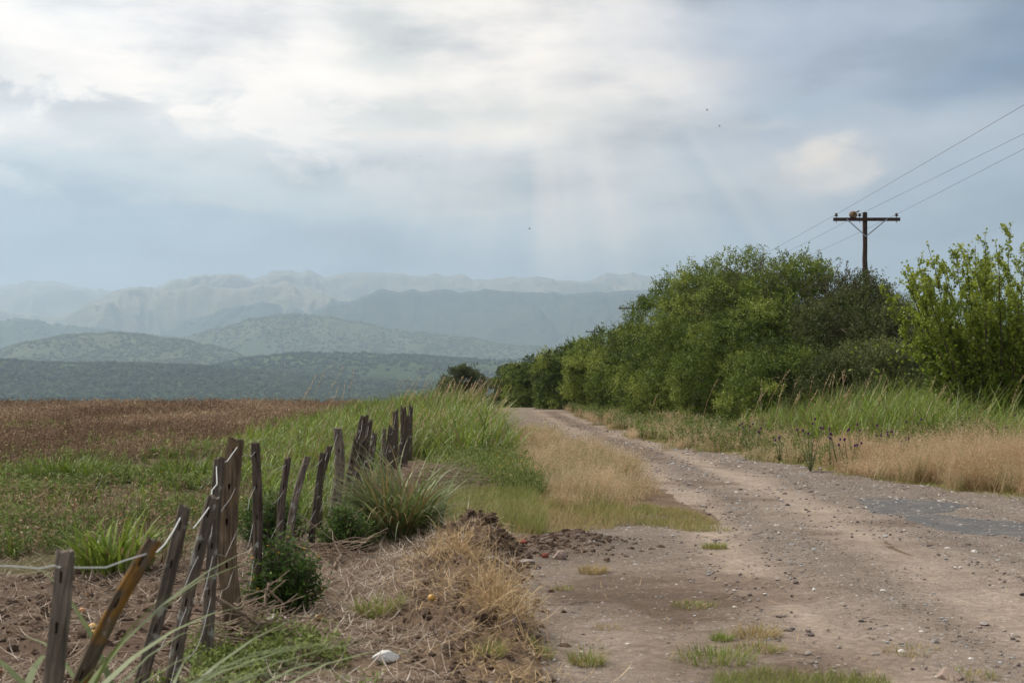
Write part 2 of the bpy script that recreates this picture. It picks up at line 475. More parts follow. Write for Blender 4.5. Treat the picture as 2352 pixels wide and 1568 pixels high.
def zt(x, y):
    x = np.asarray(x, float); y = np.asarray(y, float)
    z = terrain_base(x, y)
    near = np.exp(-np.clip(y - 60, 0, None) / 30)
    z = z + mound_h(x, y) + pile_h(x, y)
    litter = np.exp(-((x + 1.2) / .9) ** 2) * sstep(3, 6, y) * (1 - sstep(15, 19, y))
    rough = .012 + .03 * litter + .02 * (x < -2.2)
    verge = sstep(.0, 2.0, x - np.interp(y, RR[::-1, 1] if RR[0, 1] > RR[-1, 1] else RR[:, 1], RR[::-1, 0] if RR[0, 1] > RR[-1, 1] else RR[:, 0]))
    z = z + .10 * verge * near
    z = z + near * (rough * fbm(x * 2.3, y * 2.3, 21, 4) + .03 * fbm(x * .35, y * .35, 31, 3) + .05 * litter)
    z = z + near * (.5 * mound_h(x, y) * fbm(x * 9, y * 9, 77, 3))
    return z

def z1(x, y): return float(zt(np.array([x]), np.array([y]))[0])

def edge_dist(x, y, poly):
    poly = np.concatenate([poly, poly[:1]])
    d, _, _ = seg_dist(x, y, [tuple(p) for p in poly])
    return np.where(inpoly(x, y, poly[:-1]), d, -d)

# fan grid
def fan(rows, cols, off=4.0):
    Yv = rows[:, None] + 0 * cols[None]
    X = cols[None] * (rows[:, None] + off)
    return X, Yv

def grid_faces(n, m):
    i = np.arange(n - 1)[:, None] * m + np.arange(m - 1)[None]
    return np.stack([i, i + 1, i + m + 1, i + m], -1).reshape(-1, 4)

PZ = dict(
    field=gpoly([(-400, 1120), (0, 1092), (150, 1078), (330, 1062), (480, 1028), (640, 985), (800, 948), (830, 936), (300, 934), (-400, 934)]),
    greenlow=gpoly([(-300, 1125), (0, 1085), (330, 1055), (480, 1030), (600, 1050), (640, 1130), (520, 1250), (400, 1290), (150, 1305), (-150, 1312), (-400, 1310)]),
    tall=gpoly([(470, 1042), (520, 1090), (580, 1125), (600, 1205), (700, 1220), (780, 1185), (840, 1110), (890, 1062), (960, 1055), (1050, 1068), (1180, 1058), (1182, 1040), (1105, 985), (1050, 944), (820, 944), (640, 985)]),
    mid=gpoly([(1000, 1225), (1000, 1140), (1080, 1060), (1200, 1055), (1260, 1120), (1240, 1225)]),
    tanmid=gpoly([(1205, 1062), (1192, 1000), (1240, 1008), (1330, 1050), (1420, 1082), (1500, 1118), (1535, 1165), (1400, 1197), (1310, 1217), (1205, 1214), (1255, 1150)]),
    tanright=gpoly([(1880, 1074), (2000, 1093), (2150, 1117), (2352, 1140), (2600, 1165), (2600, 1108), (2352, 1089), (2200, 1076), (2050, 1064), (1900, 1050)]),
    weedright=gpoly([(1290, 939), (1370, 962), (1500, 1011), (1700, 1047), (1890, 1077), (1930, 1040), (1700, 1000), (1560, 962), (1420, 936), (1350, 931)]),
    tallright=gpoly([(1680, 1000), (1900, 1052), (2050, 1066), (2200, 1078), (2352, 1092), (2600, 1110), (2600, 1010), (2200, 1000), (2000, 985), (1800, 970)]),
)

def zone_colour(x, y):
    """real soil / ground-cover colours of the ground sheet"""
    c = np.zeros(x.shape + (3,)); c[:] = (.16, .115, .08)
    def put(mask, col):
        nonlocal c
        c = c * (1 - mask[..., None]) + np.array(col) * mask[..., None]
    jx = x + .5 * fbm(x * .8, y * .8, 3, 3); jy = y + .8 * fbm(x * .8, y * .8, 4, 3)
    put(sstep(-3.2, -2.0, -jx) * 0 + (jx < -2.0) * 1.0, (.105, .072, .052))
    put((inpoly(jx, jy, PZ['field'])) * 1.0, (.16, .105, .075))
    put((inpoly(jx, jy, PZ['greenlow'])) * .55, (.10, .11, .04))
    put((inpoly(jx, jy, PZ['tall'])) * .9, (.09, .10, .035))
    put((inpoly(jx, jy, PZ['mid'])) * .8, (.16, .16, .06))
    put((inpoly(jx, jy, PZ['tanmid'])) * .8, (.20, .15, .09))
    rx = np.interp(y, RR[::-1, 1], RR[::-1, 0]) if RR[0, 1] > RR[-1, 1] else np.interp(y, RR[:, 1], RR[:, 0])
    put(((jx > rx - .1) & (y > 12)) * .9, (.21, .17, .075))
    put(((x > 6) & (y > 60)) * 1.0, (.33, .26, .14))
    put(sstep(.4, 1.2, mound_h(x, y) / .16) * .8, (.155, .105, .072))
    far = sstep(200, 500, y)
    put(far, (.07, .085, .04))
    pale = (fbm(x * .004, y * .0012, 12, 3) > .25) * far * (y < 2450)
    put(pale * 1.0, (.30, .26, .17))
    return c

# rows: geometric steps; columns: rays, denser in front
rows = [-30., -10., 0., 2.0]
y = 3.0
while y < 130: rows.append(y); y *= 1.0065
while y < 22000: rows.append(y); y *= 1.06
rows = np.array(rows)
ct = np.linspace(-.46, .42, 760)
cols = np.concatenate([np.array([-60, -20, -8, -4, -2.2, -1.4, -.95, -.7, -.56]), ct, np.array([.52, .66, .9, 1.4, 2.2, 4, 8, 20, 60])])
X, Yg = fan(rows, cols)
Z = zt(X, Yg)
# ground hides a touch under the road sheet
gc = zone_colour(X.ravel(), Yg.ravel())
ground = build('ground', np.stack([X, Yg, Z], -1).reshape(-1, 3), grid_faces(len(rows), len(cols)), M['ground'], smooth=True, cols=gc)
tag(ground, kind='structure', label='bare soil and verge ground reaching to the horizon')

# ---- the road: a sheet a little above the ground, its edges dipping under it
rr = [3.0]
while rr[-1] < 145: rr.append(rr[-1] * 1.0050)
rr = np.array(rr); rc = np.linspace(-.06, .47, 620)
X, Yr = fan(rr, rc, 2.0)
xf, yf = X.ravel(), Yr.ravel()
ed = edge_dist(xf, yf, ROAD_POLY) + .16 * fbm(xf * 1.3, yf * 1.3, 41, 4) * np.clip(yf / 14, .6, 2.2)
T1 = [tuple(G(*p)) for p in ((1232, 942), (1300, 980), (1400, 1032), (1500, 1090), (1570, 1150), (1640, 1235), (1740, 1330), (1860, 1430), (2000, 1550), (2150, 1680))]
T2 = [tuple(G(*p)) for p in ((1285, 946), (1400, 992), (1560, 1045), (1800, 1135), (2000, 1240), (2200, 1345), (2352, 1430), (2700, 1640))]
T3 = [tuple(G(*p)) for p in ((1150, 945), (1215, 990), (1300, 1030), (1400, 1075))]
T4 = [tuple(G(*p)) for p in ((1420, 1215), (1500, 1270), (1620, 1370), (1560, 1470), (1420, 1540), (1400, 1700))]
wob = .22 * fbm(xf * .7, yf * .7, 51, 3)
d1 = seg_dist(xf, yf, T1)[0] + wob; d2 = seg_dist(xf, yf, T2)[0] + wob; d3 = seg_dist(xf, yf, T3)[0]; d4 = seg_dist(xf, yf, T4)[0] + wob
track = np.exp(-(d1 / .42) ** 2) + np.exp(-(d2 / .5) ** 2)
lot = np.exp(-(((xf - .75) / .75) ** 2 + ((yf - 9.0) / 1.8) ** 2)) + .6 * np.exp(-(((xf - .9) / .7) ** 2 + ((yf - 12.2) / 1.2) ** 2))
light = np.clip(track + .9 * lot, 0, 1)
moist = np.exp(-(((xf - 1.55) / .55) ** 2 + ((yf - 8.35) / .65) ** 2)) + .9 * np.exp(-(((xf - 1.2) / .5) ** 2 + ((yf - 10.6) / .7) ** 2)) \
      + .7 * np.exp(-(((xf - .55) / .4) ** 2 + ((yf - 11.3) / .7) ** 2)) + .8 * np.exp(-(((xf - .5) / .7) ** 2 + ((yf - 14.2) / 1.0) ** 2))
between = np.exp(-((d1 - d2) / 1.0) ** 2) * (d1 < 2.5) * (d2 < 2.5) * sstep(24, 38, yf)
moist = np.clip(moist * (1 + 1.0 * fbm(xf * 2.2, yf * 2.2, 61, 4)) + .95 * between * (.8 + fbm(xf * .9, yf * .25, 62, 3)) + .7 * np.exp(-(d3 / .5) ** 2) + .75 * sstep(.12, .6, fbm(xf * .9, yf * .9, 63, 4)), 0, 1)
stripe = fbm(d1 * 3.2, yf * .22, 65, 4)
grav = np.clip(.55 - .5 * light - .35 * moist + .35 * fbm(xf * 1.4, yf * .8, 66, 3) + .25 * sstep(2.0, 5.0, xf), .04, .95)
cb = np.zeros((len(xf), 3)); cb[:] = (.202, .165, .134)
L_ = np.clip(light * .9 + .4 * stripe * sstep(.6, 2.2, xf), 0, 1)[:, None]
cb = cb * (1 - L_) + np.array((.338, .275, .224)) * L_
cb = cb * (1 - .9 * moist[:, None]) + np.array((.135, .098, .074)) * .9 * moist[:, None]
cb = cb * (1 - .16 * sstep(2.2, .8, xf) * sstep(17, 14, yf))[:, None]
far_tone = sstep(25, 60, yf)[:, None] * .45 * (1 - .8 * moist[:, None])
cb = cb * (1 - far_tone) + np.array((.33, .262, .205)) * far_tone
zr = zt(xf, yf) + np.clip(ed * .12, -.05, .016) - .012 * np.clip(track, 0, 1) + .008 * stripe * (yf < 30)
m = (ed > -.45).reshape(X.shape)
fq = grid_faces(*X.shape)
keep = m.ravel()[fq].all(1); fq = fq[keep]
used = np.unique(fq); remap = np.full(len(xf), -1); remap[used] = np.arange(len(used))
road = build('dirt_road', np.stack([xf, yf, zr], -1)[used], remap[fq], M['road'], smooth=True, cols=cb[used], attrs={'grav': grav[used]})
tag(road, kind='structure', label='gravel and dirt country road with tyre tracks')

AS = [gpoly([(1958, 1146), (2000, 1178), (2060, 1198), (2130, 1212), (2200, 1222), (2280, 1236), (2352, 1248), (2480, 1268), (2480, 1212), (2352, 1204), (2300, 1199), (2200, 1190), (2120, 1182), (2185, 1175), (2222, 1163), (2150, 1151), (2060, 1143)])]
for poly in AS:
    a = np.linspace(poly[:, 1].min() - .3, poly[:, 1].max() + .3, 260); b = np.linspace(poly[:, 0].min() - .3, poly[:, 0].max() + .3, 300)
    bx, by = np.meshgrid(b, a); bxf, byf = bx.ravel(), by.ravel()
    e = edge_dist(bxf, byf, poly) + .16 * fbm(bxf * 2.5, byf * 1.6, 71, 5) - .5 * sstep(.25, .6, fbm(bxf * 1.1, byf * .8, 73, 4))
    dd1 = seg_dist(bxf, byf, T1)[0]
    zz = zt(bxf, byf) + .016 + np.clip(e * .15, -.05, .014)
    fq = grid_faces(*bx.shape); keep = (e > -.2)[fq].all(1)
    fq = fq[keep]; used = np.unique(fq); remap = np.full(len(bxf), -1); remap[used] = np.arange(len(used))
    o = build('asphalt_patch', np.stack([bxf, byf, zz], -1)[used], remap[fq], M['asphalt'], smooth=True)
    tag(o, kind='structure', label='worn remnant of grey asphalt in the dirt road')

# ------------------------------------------------------------------ sampling in zones
def sample(poly, n, rng, bias=0.0, jit=1.0):
    poly = np.asarray(poly); lo, hi = poly.min(0), poly.max(0)
    out = []; c = 0
    while c < n:
        p = rng.uniform(lo, hi, (n * 2, 2))
        if bias: # thin out with distance
            keep = rng.uniform(0, 1, len(p)) < np.clip((lo[1] / p[:, 1]) ** bias, 0, 1); p = p[keep]
        jx_ = jit * .35 * fbm(p[:, 0] * 1.1, p[:, 1] * .8, 7, 3) * np.clip(p[:, 1] / 16, .6, 2.5); jy_ = jit * .9 * fbm(p[:, 0] * .9, p[:, 1] * .6, 8, 3) * np.clip(p[:, 1] / 16, .3, 2.5)
        p = p[inpoly(p[:, 0] + jx_, p[:, 1] + jy_, poly)]
        out.append(p); c += len(p)
    p = np.concatenate(out)[:n]
    return p

def on_ground(p, dz=0.0):
    return np.column_stack([p, zt(p[:, 0], p[:, 1]) + dz])

# ---- gravel
rng = np.random.default_rng(1)
acc = Acc()
pts = []
poly = ROAD_POLY[(ROAD_POLY[:, 1] < 200)]
p = sample(poly, 80000, rng, 1.35)
p = p[(p[:, 1] > 6.0) & (p[:, 1] < 70) & (p[:, 0] < .40 * p[:, 1] + .3)]
pd1 = seg_dist(p[:, 0], p[:, 1], T1)[0]; pd2 = seg_dist(p[:, 0], p[:, 1], T2)[0]
dens = .75 - .62 * np.clip(np.exp(-(pd1 / .42) ** 2) + np.exp(-(pd2 / .5) ** 2), 0, 1) + .5 * fbm(p[:, 0] * 1.2, p[:, 1] * .9, 81, 3)
dens = dens * np.where((p[:, 0] < 1.7) & (p[:, 1] < 16), .38, 1.0)
p = p[rng.uniform(0, 1, len(p)) < dens]
r = .0055 + .013 * rng.random(len(p)) ** 3 + .014 * (rng.random(len(p)) < .04)
r = r * np.clip(p[:, 1] / 14, 1, 2.2)
c = on_ground(p, .016); c[:, 2] -= r * .1; c[:, 2] += .013 * inpoly(p[:, 0], p[:, 1], AS[0])
V, Fc = blobs(c, r, rng, .5, .22)
acc.add(V, Fc, tint=np.repeat(np.clip(rng.normal(.5, .3, len(p)), 0, 1), 12))
p = np.column_stack([rng.uniform(-2.2, .3, 1500), rng.uniform(6.5, 16, 1500)])
r = .006 + .018 * rng.random(len(p)) ** 3; c = on_ground(p, .002)
V, Fc = blobs(c, r, rng, .6, .22); acc.add(V, Fc, tint=np.repeat(np.clip(rng.normal(.4, .22, len(p)), 0, 1), 12))
o = acc.make('gravel', M['stone'], smooth=False); tag(o, 'loose gravel stones scattered over the dirt road', 'gravel', kind='stuff')

# ---- soil clods on the mound and the dark pile
rng = np.random.default_rng(2)
acc = Acc()
p = np.concatenate([rng.normal((.66, 14.5), (.27, .45), (420, 2)), np.column_stack([rng.normal(-.2, .25, 420), rng.uniform(7.2, 14.2, 420)]), rng.normal((-.2, 14.0), (.22, .3), (220, 2))])
p = np.concatenate([p, p + rng.normal(0, .15, p.shape), np.column_stack([rng.uniform(-4.2, -1.7, 1500), rng.uniform(7, 13, 1500)])]); r = .005 + .036 * rng.random(len(p)) ** 3
V, Fc = blobs(on_ground(p, .01), r, rng, .75, .35); acc.add(V, Fc)
o = acc.make('soil_clods', M['clod']); tag(o, 'dark crumbled soil clods on the earth mound', 'soil clods', kind='stuff')

# ------------------------------------------------------------------ stuff: grasses and weeds
def grass_field(name, label, cat, mat, poly, n, hfun, wid, rng, bendr=(.5, 1.5), tiltr=(0, .35), S=4, bias=0, wind=None, tintf=None, dry=0.0, clump=0, gap=.0, prof=1.0, gs=.5):
    if clump:
        k = n // clump
        c = sample(poly, k, rng, bias)
        p = np.repeat(c, clump, 0) + rng.normal(0, .09, (k * clump, 2)) * np.clip(np.repeat(c[:, 1:], clump, 0) / 25, .6, 2)
        ch = np.repeat(rng.uniform(.6, 1.12, k), clump); ct_ = np.repeat(rng.normal(0, .17, k), clump); ca = np.repeat(rng.uniform(0, 2 * PI, k), clump)
    else:
        p = sample(poly, n, rng, bias); ch = np.ones(len(p)); ct_ = np.zeros(len(p)); ca = rng.uniform(0, 2 * PI, len(p))
    if gap:
        kp = (fbm(p[:, 0] * gs, p[:, 1] * gs, 91, 3) * .5 + .5 + rng.uniform(-.12, .12, len(p))) > gap
        p = p[kp]; ch = ch[kp]; ct_ = ct_[kp]; ca = ca[kp]
    h = hfun(p[:, 0], p[:, 1]) * rng.uniform(.6, 1.12, len(p)) * ch
    az = ca + rng.normal(0, 1.1, len(p))
    if wind is not None:
        az = np.where(rng.random(len(p)) < wind[1], wind[0] + rng.normal(0, .5, len(p)), az)
    tint = tintf(p) if tintf else .5 + .3 * fbm(p[:, 0] * .6, p[:, 1] * .6, 95, 3)
    tint = np.clip(tint + ct_ + rng.normal(0, .14, len(p)), 0.16 if dry >= 0 and mat in (M['grass_tall'], M['grass_blue']) else 0, 1)
    if dry > 0: tint = np.where(rng.random(len(p)) < dry, rng.uniform(0, .13, len(p)), tint)
    V, Fc, ti, t = blades(on_ground(p, -.01), h, wid * rng.uniform(.6, 1.3, len(p)) * np.clip(p[:, 1] / 28, .8, 2.2), az, rng.uniform(*tiltr, len(p)), rng.uniform(*bendr, len(p)), S, prof, rng.uniform(-.7, .7, len(p)), rng, tint)
    o = build(name, V, Fc, mat, attrs={'tint': ti, 't': t})
    tag(o, label, cat, kind='stuff')
    return o

def ratio_px(x, y): return CX + F * x / np.maximum(y, 1)

rng = np.random.default_rng(3)
def h_tall(x, y):
    px = ratio_px(x, y)
    return np.interp(px, [460, 560, 700, 850, 1000, 1120, 1200], [.40, .48, .54, .74, 1.25, 1.3, 1.0]) * np.interp(y, [14, 20, 34, 60, 110], [.85, .85, .95, 1.12, 1.12]) * 1.30
grass_field('tall_grass', 'tall green grass growing along the old fence line', 'grass', M['grass_tall'], PZ['tall'], 25000, h_tall, .031, rng, (.4, 2.4), (0, .6), 5, .5, (0.2, .15),
            lambda p: .52 + .28 * fbm(p[:, 0] * .35, p[:, 1] * .18, 96, 3) + .16 * sstep(850, 500, ratio_px(p[:, 0], p[:, 1])) , .17, 11, .2)
def h_tallr(x, y):
    px = ratio_px(x, y)
    return np.interp(px, [1660, 1750, 1900, 2000, 2150, 2352, 2600], [.6, .9, 1.3, 1.5, 1.45, 1.25, 1.2]) * 1.25
grass_field('tall_grass', 'tall green grass leaning in the wind on the right verge', 'grass', M['grass_tall'], PZ['tallright'], 32000, h_tallr, .026, rng, (.4, 2.1), (0, .5), 5, .6, (0.0, .4),
            lambda p: .55 + .3 * fbm(p[:, 0] * .5, p[:, 1] * .3, 97, 3), .12, 14)

# wispy dry grass: stems plus seed heads
def wispy(name, label, poly, n, hfun, rng, gap, spk=9, green=.06, bias=.6, wind=(0.1, .4)):
    k = n // 16
    c = sample(poly, k, rng, bias, 2.2)
    c = c[(fbm(c[:, 0] * .9, c[:, 1] * .5, 101, 3) * .5 + .5 + rng.uniform(-.15, .15, len(c))) > gap]
    p = np.repeat(c, 16, 0) + rng.normal(0, .075, (len(c) * 16, 2))
    h = hfun(p[:, 0], p[:, 1]) * np.repeat(rng.uniform(.55, 1.2, len(c)) * (1 + .75 * fbm(c[:, 0] * 1.3, c[:, 1] * .9, 105, 2)), 16) * rng.uniform(.55, 1.1, len(p))
    az = rng.uniform(0, 2 * PI, len(p)); az = np.where(rng.random(len(p)) < wind[1], wind[0] + rng.normal(0, .6, len(p)), az)
    tint = np.clip(np.repeat(.52 + .35 * fbm(c[:, 0] * .8, c[:, 1] * .5, 103, 3) + rng.normal(0, .17, len(c)), 16) + rng.normal(0, .1, len(p)), 0, .9)
    gk = np.repeat(rng.random(len(c)) < green * 1.6, 16); tint = np.where((rng.random(len(p)) < green * .5) | (gk & (rng.random(len(p)) < .75)), 1.0, tint)
    tl = rng.uniform(0, .55, len(p)); bd = rng.uniform(0, 1.0, len(p))
    S = 4
    V, Fc, ti, t = blades(on_ground(p, -.01), h, .0062 * np.clip(p[:, 1] / 22, .8, 2), az, tl, bd, S, 1.2, rng.uniform(-1.5, 1.5, len(p)), rng, tint)
    acc = Acc(); acc.add(V, Fc, tint=ti, t=t)
    C = V.reshape(len(p), S + 1, 2, 3).mean(2)
    if spk:
        idx = np.repeat(np.arange(len(p)), spk)
        s = rng.uniform(.4, 1.0, len(idx)) * S; i0 = np.minimum(s.astype(int), S - 1); f = (s - i0)[:, None]
        q = C[idx, i0] * (1 - f) + C[idx, i0 + 1] * f
        q = q + rng.normal(0, .028, q.shape)
        ax = nrm(rng.normal(0, .6, q.shape) + np.array([.25, 0, .8]))
        sz = np.clip(q[:, 1] / 22, .8, 2)
        V2, F2 = leaves(q, ax, rng.normal(0, 1, q.shape), .030 * sz, .009 * sz, 0)
        acc.add(V2, F2, tint=np.repeat(np.clip(tint[idx] + .08, 0, .93), 4), t=1)
    o = acc.make(name, M['grass_tan']); tag(o, label, 'dry grass', kind='stuff')
def h_tanr(x, y): return np.interp(ratio_px(x, y), [1880, 2000, 2150, 2300, 2600], [.36, .48, .64, .78, .8])
wispy('dry_grass', 'fluffy straw coloured dry grass along the right road edge', PZ['tanright'], 30000, h_tanr, rng, .30, 8, .15)
wispy('dry_grass', 'straw coloured dry grass strip between fence verge and dirt road', PZ['tanmid'], 15000, lambda x, y: np.interp(y, [16, 22, 40], [.36, .44, .5]), rng, .44, 8, .22)
wispy('dry_grass', 'mixed dry weeds and grass on the verge below the hedge', PZ['weedright'], 30000, lambda x, y: np.interp(y, [24, 40, 60, 100], [.40, .46, .42, .34]), rng, .22, 6, .24, .35)

# green leafy weeds
def weed_plants(acc, c, h, rng, nl=14, ll=.05, lw=.014, tint=None, spread=.35):
    N = len(c)
    ax = nrm(np.column_stack([rng.normal(0, spread, N), rng.normal(0, spread, N), np.ones(N)]))
    idx = np.repeat(np.arange(N), nl); s = rng.uniform(.12, 1, len(idx))
    q = c[idx] + ax[idx] * (h[idx] * s)[:, None] + rng.normal(0, .012, (len(idx), 3))
    d = nrm(np.column_stack([rng.normal(0, 1, len(idx)), rng.normal(0, 1, len(idx)), rng.uniform(.1, 1.0, len(idx))]))
    k = np.clip(c[idx, 1] / 16, .8, 2.5)
    V, Fc = leaves(q, d, np.array([0, 0, 1.]) + rng.normal(0, .3, q.shape), ll * k * rng.uniform(.6, 1.3, len(idx)), lw * k)
    t = np.clip((np.full(N, .5) if tint is None else tint)[idx] + rng.normal(0, .15, len(idx)), 0, 1)
    acc.add(V, Fc, tint=np.repeat(t, 4), t=np.repeat(s, 4))
    P = np.stack([c, c + ax * h[:, None] * .5 + rng.normal(0, .01, c.shape), c + ax * h[:, None]], 1)
    V, Fc = tubes(P, np.broadcast_to(np.array([.003, .0025, .001]), (N, 3)) * np.clip(c[:, 1:2] / 16, .8, 2.5), 3)
    acc.add(V, Fc, tint=np.repeat(t.reshape(N, nl)[:, 0] * .6, 9), t=.5)
    return c + ax * h[:, None]

rng = np.random.default_rng(4)
acc = Acc()
p = sample(PZ['greenlow'], 15000, rng, .6, 3.5)
g = fbm(p[:, 0] * .55, p[:, 1] * .4, 111, 4) * .5 + .5
p = p[(g + rng.uniform(-.10, .10, len(p))) > .57]
p = p[(p[:, 0] > -.40 * p[:, 1] - .5)]
tips = weed_plants(acc, on_ground(p), rng.uniform(.07, .26, len(p)), rng, 15, .055, .016, .5 + .35 * fbm(p[:, 0] * .8, p[:, 1] * .5, 113, 3))
o = acc.make('low_weeds', M['weed_green']); tag(o, 'low feathery green weeds on soil left of the fence', 'weeds', kind='stuff')
fl = tips[rng.random(len(tips)) < .035]
acc = Acc()
def flowers(acc, q, r, rng):
    N = len(q)
    for k in range(6):
        a = rng.uniform(0, 2 * PI, N); d = np.column_stack([np.cos(a), np.sin(a), rng.uniform(.1, .7, N)])
        V, Fc = leaves(q, d, np.array([0, 0, 1.]) + rng.normal(0, .3, q.shape), r, r * .7, .05)
        acc.add(V, Fc, tint=np.repeat(rng.random(N), 4))
flowers(acc, fl, .014 * np.clip(fl[:, 1] / 18, .8, 2), rng)
p = sample(gpoly([(980, 1122), (1000, 1060), (1060, 1050), (1200, 1062), (1245, 1120), (1225, 1150)]), 2200, rng)
acc2 = Acc()
tp = weed_plants(acc2, on_ground(p), rng.uniform(.2, .42, len(p)), rng, 16, .045, .010, .55 + .3 * fbm(p[:, 0], p[:, 1], 115, 3))
px = ratio_px(tp[:, 0], tp[:, 1])
f2 = tp[rng.random(len(tp)) < np.where(px > 1130, .13, .035)]
flowers(acc, f2, .017 * np.clip(f2[:, 1] / 22, .9, 2), rng)
o = acc2.make('low_weeds', M['weed_green']); tag(o, 'green flowering weeds between dead brush and dry grass', 'weeds', kind='stuff')
o = acc.make('yellow_flowers', M['flower']); tag(o, 'small orange yellow daisy flowers dotted among the weeds', 'flowers', kind='stuff')
grass_field('grass_tufts', 'loose tufts of broad leaved grass among the low weeds left of the fence', 'grass', M['grass_tall'], PZ['greenlow'], 3200, lambda x, y: .38 + 0 * x, .028, rng, (.6, 2.0), (0, .6), 4, .4, None,
            lambda p: .42 + .3 * fbm(p[:, 0] * .5, p[:, 1] * .3, 98, 3), .06, 16, .42)
# more leafy weeds in the verge on the right
acc = Acc()
p = np.concatenate([sample(PZ['weedright'], 3600, rng, .3), sample(PZ['tallright'], 700, rng)])
h = np.where(p[:, 1] > 45, .5, .42) * rng.uniform(.5, 1.15, len(p))
weed_plants(acc, on_ground(p), h, rng, 18, .05, .014, .42 + .4 * fbm(p[:, 0] * .5, p[:, 1] * .3, 117, 3), .25)
o = acc.make('verge_weeds', M['weed_green']); tag(o, 'leafy green weeds on the verge in front of the hedge', 'weeds', kind='stuff')

# short grass
def short_field(name, label, poly, n, h, rng, w=.005, tb=.6, gap=.2, gs=1.6):
    p = sample(poly, n, rng)
    gd = fbm(p[:, 0] * gs, p[:, 1] * gs, 121, 3) * .5 + .5
    p = p[gd + rng.uniform(-.15, .15, len(p)) > gap]
    V, Fc, ti, t = blades(on_ground(p, -.005), h * rng.uniform(.5, 1.2, len(p)), w * np.clip(p[:, 1] / 15, .8, 2), rng.uniform(0, 2 * PI, len(p)), rng.uniform(0, .6, len(p)), rng.uniform(.2, 1.2, len(p)), 3, 1.1, None, rng,
                          np.clip(tb + .3 * fbm(p[:, 0] * .8, p[:, 1] * .8, 123, 3) + rng.normal(0, .15, len(p)), 0, 1))
    o = build(name, V, Fc, M['grass_short'], attrs={'tint': ti, 't': t}); tag(o, label, 'grass', kind='stuff')
rng = np.random.default_rng(5)
short_field('short_grass', 'fine short pale green grass behind the earth mound', gpoly([(1010, 1228), (1010, 1150), (1080, 1135), (1200, 1140), (1250, 1190), (1240, 1228), (1120, 1212)]), 8000, .24, rng, .009, .5, .25)
short_field('short_grass', 'short straw coloured grass between the dry strip and the dark soil pile', gpoly([(1180, 1120), (1290, 1100), (1420, 1150), (1480, 1200), (1400, 1216), (1310, 1228), (1180, 1230)]), 8000, .17, rng, .007, .2, .34, 2.2)
short_field('short_grass', 'short yellowing grass at the corner of road and dirt lay-by', gpoly([(1400, 1186), (1530, 1160), (1600, 1180), (1690, 1222), (1620, 1228), (1500, 1212), (1420, 1206)]), 6000, .085, rng, .006, .30, .42)
short_field('short_grass', 'thin short grass fringe along the right road edge', gpoly([(1300, 945), (1500, 1018), (1900, 1086), (2100, 1117), (2352, 1149), (2500, 1166), (2500, 1150), (2352, 1135), (2100, 1106), (1900, 1072), (1500, 1004)]), 11000, .09, rng, .007, .38, .42)
pw = sample(gpoly([(380, 1640), (480, 1490), (620, 1462), (740, 1500), (800, 1560), (830, 1660), (400, 1720)]), 900, rng)
pw = pw[fbm(pw[:, 0] * 2, pw[:, 1] * 2, 151, 3) > .04]
acc = Acc(); weed_plants(acc, on_ground(pw), rng.uniform(.05, .2, len(pw)), rng, 12, .05, .022, .6 + .3 * fbm(pw[:, 0] * 2, pw[:, 1] * 2, 153, 2), .6)
o = acc.make('low_weeds', M['weed_green']); tag(o, 'leafy green sprouts around the fence post feet', 'weeds', kind='stuff')
short_field('short_grass', 'thin grass at the road edge in the foreground', gpoly([(1640, 1545), (1760, 1538), (1900, 1560), (2050, 1580), (2100, 1640), (1640, 1640)]), 4200, .10, rng, .006, .55, .38, 2.4)

# brown dead weeds in the field
rng = np.random.default_rng(6)
acc = Acc()
p = np.concatenate([sample(PZ['field'], 50000, rng, .55, 2.5), sample(PZ['greenlow'], 1500, rng, .3, 2.5)])
p = p[p[:, 0] > -.41 * p[:, 1] - .5]
g = fbm(p[:, 0] * .18, p[:, 1] * .08, 131, 4) * .5 + .5
keep = rng.random(len(p)) < np.clip((g - .28) * 3.6, .06, 1)
p = p[keep]
N = len(p); c = on_ground(p)
h = rng.uniform(.26, .55, N) * (1 + .35 * fbm(p[:, 0] * .25, p[:, 1] * .12, 137, 3)) * np.where((p[:, 1] > 72) & (rng.random(N) < .12), 1.45, 1) * np.interp(p[:, 1], [22, 30, 50], [.65, .85, 1.0])
tint0 = np.clip(.5 + .5 * fbm(p[:, 0] * .3, p[:, 1] * .12, 133, 3) + rng.normal(0, .1, N), 0, .97)
k = np.clip(p[:, 1] / 30, .8, 2.2)
nl = 9
ax = nrm(np.column_stack([rng.normal(.08, .25, N), rng.normal(0, .25, N), np.ones(N)]))
idx = np.repeat(np.arange(N), nl); s = rng.uniform(.25, 1.02, len(idx))
q = c[idx] + ax[idx] * (h[idx] * s)[:, None] + rng.normal(0, .03, (len(idx), 3))
d = nrm(rng.normal(0, 1, (len(idx), 3)) + np.array([0, 0, -.2]))
V, Fc = leaves(q, d, rng.normal(0, 1, q.shape), .065 * k[idx] * rng.uniform(.6, 1.4, len(idx)), .028 * k[idx], .1)
acc.add(V, Fc, tint=np.repeat(np.clip(tint0[idx] + rng.normal(0, .16, len(idx)), 0, .97), 4))
P = np.stack([c, c + ax * h[:, None] * .5 + rng.normal(0, .015, c.shape), c + ax * h[:, None]], 1)
V, Fc = tubes(P, np.array([.006, .005, .003])[None] * k[:, None], 3); acc.add(V, Fc, tint=np.repeat(tint0 * .7, 9))
o = acc.make('dead_weeds', M['weed_brown']); tag(o, 'reddish brown dead weeds covering the field on the left', 'dead weeds', kind='stuff')
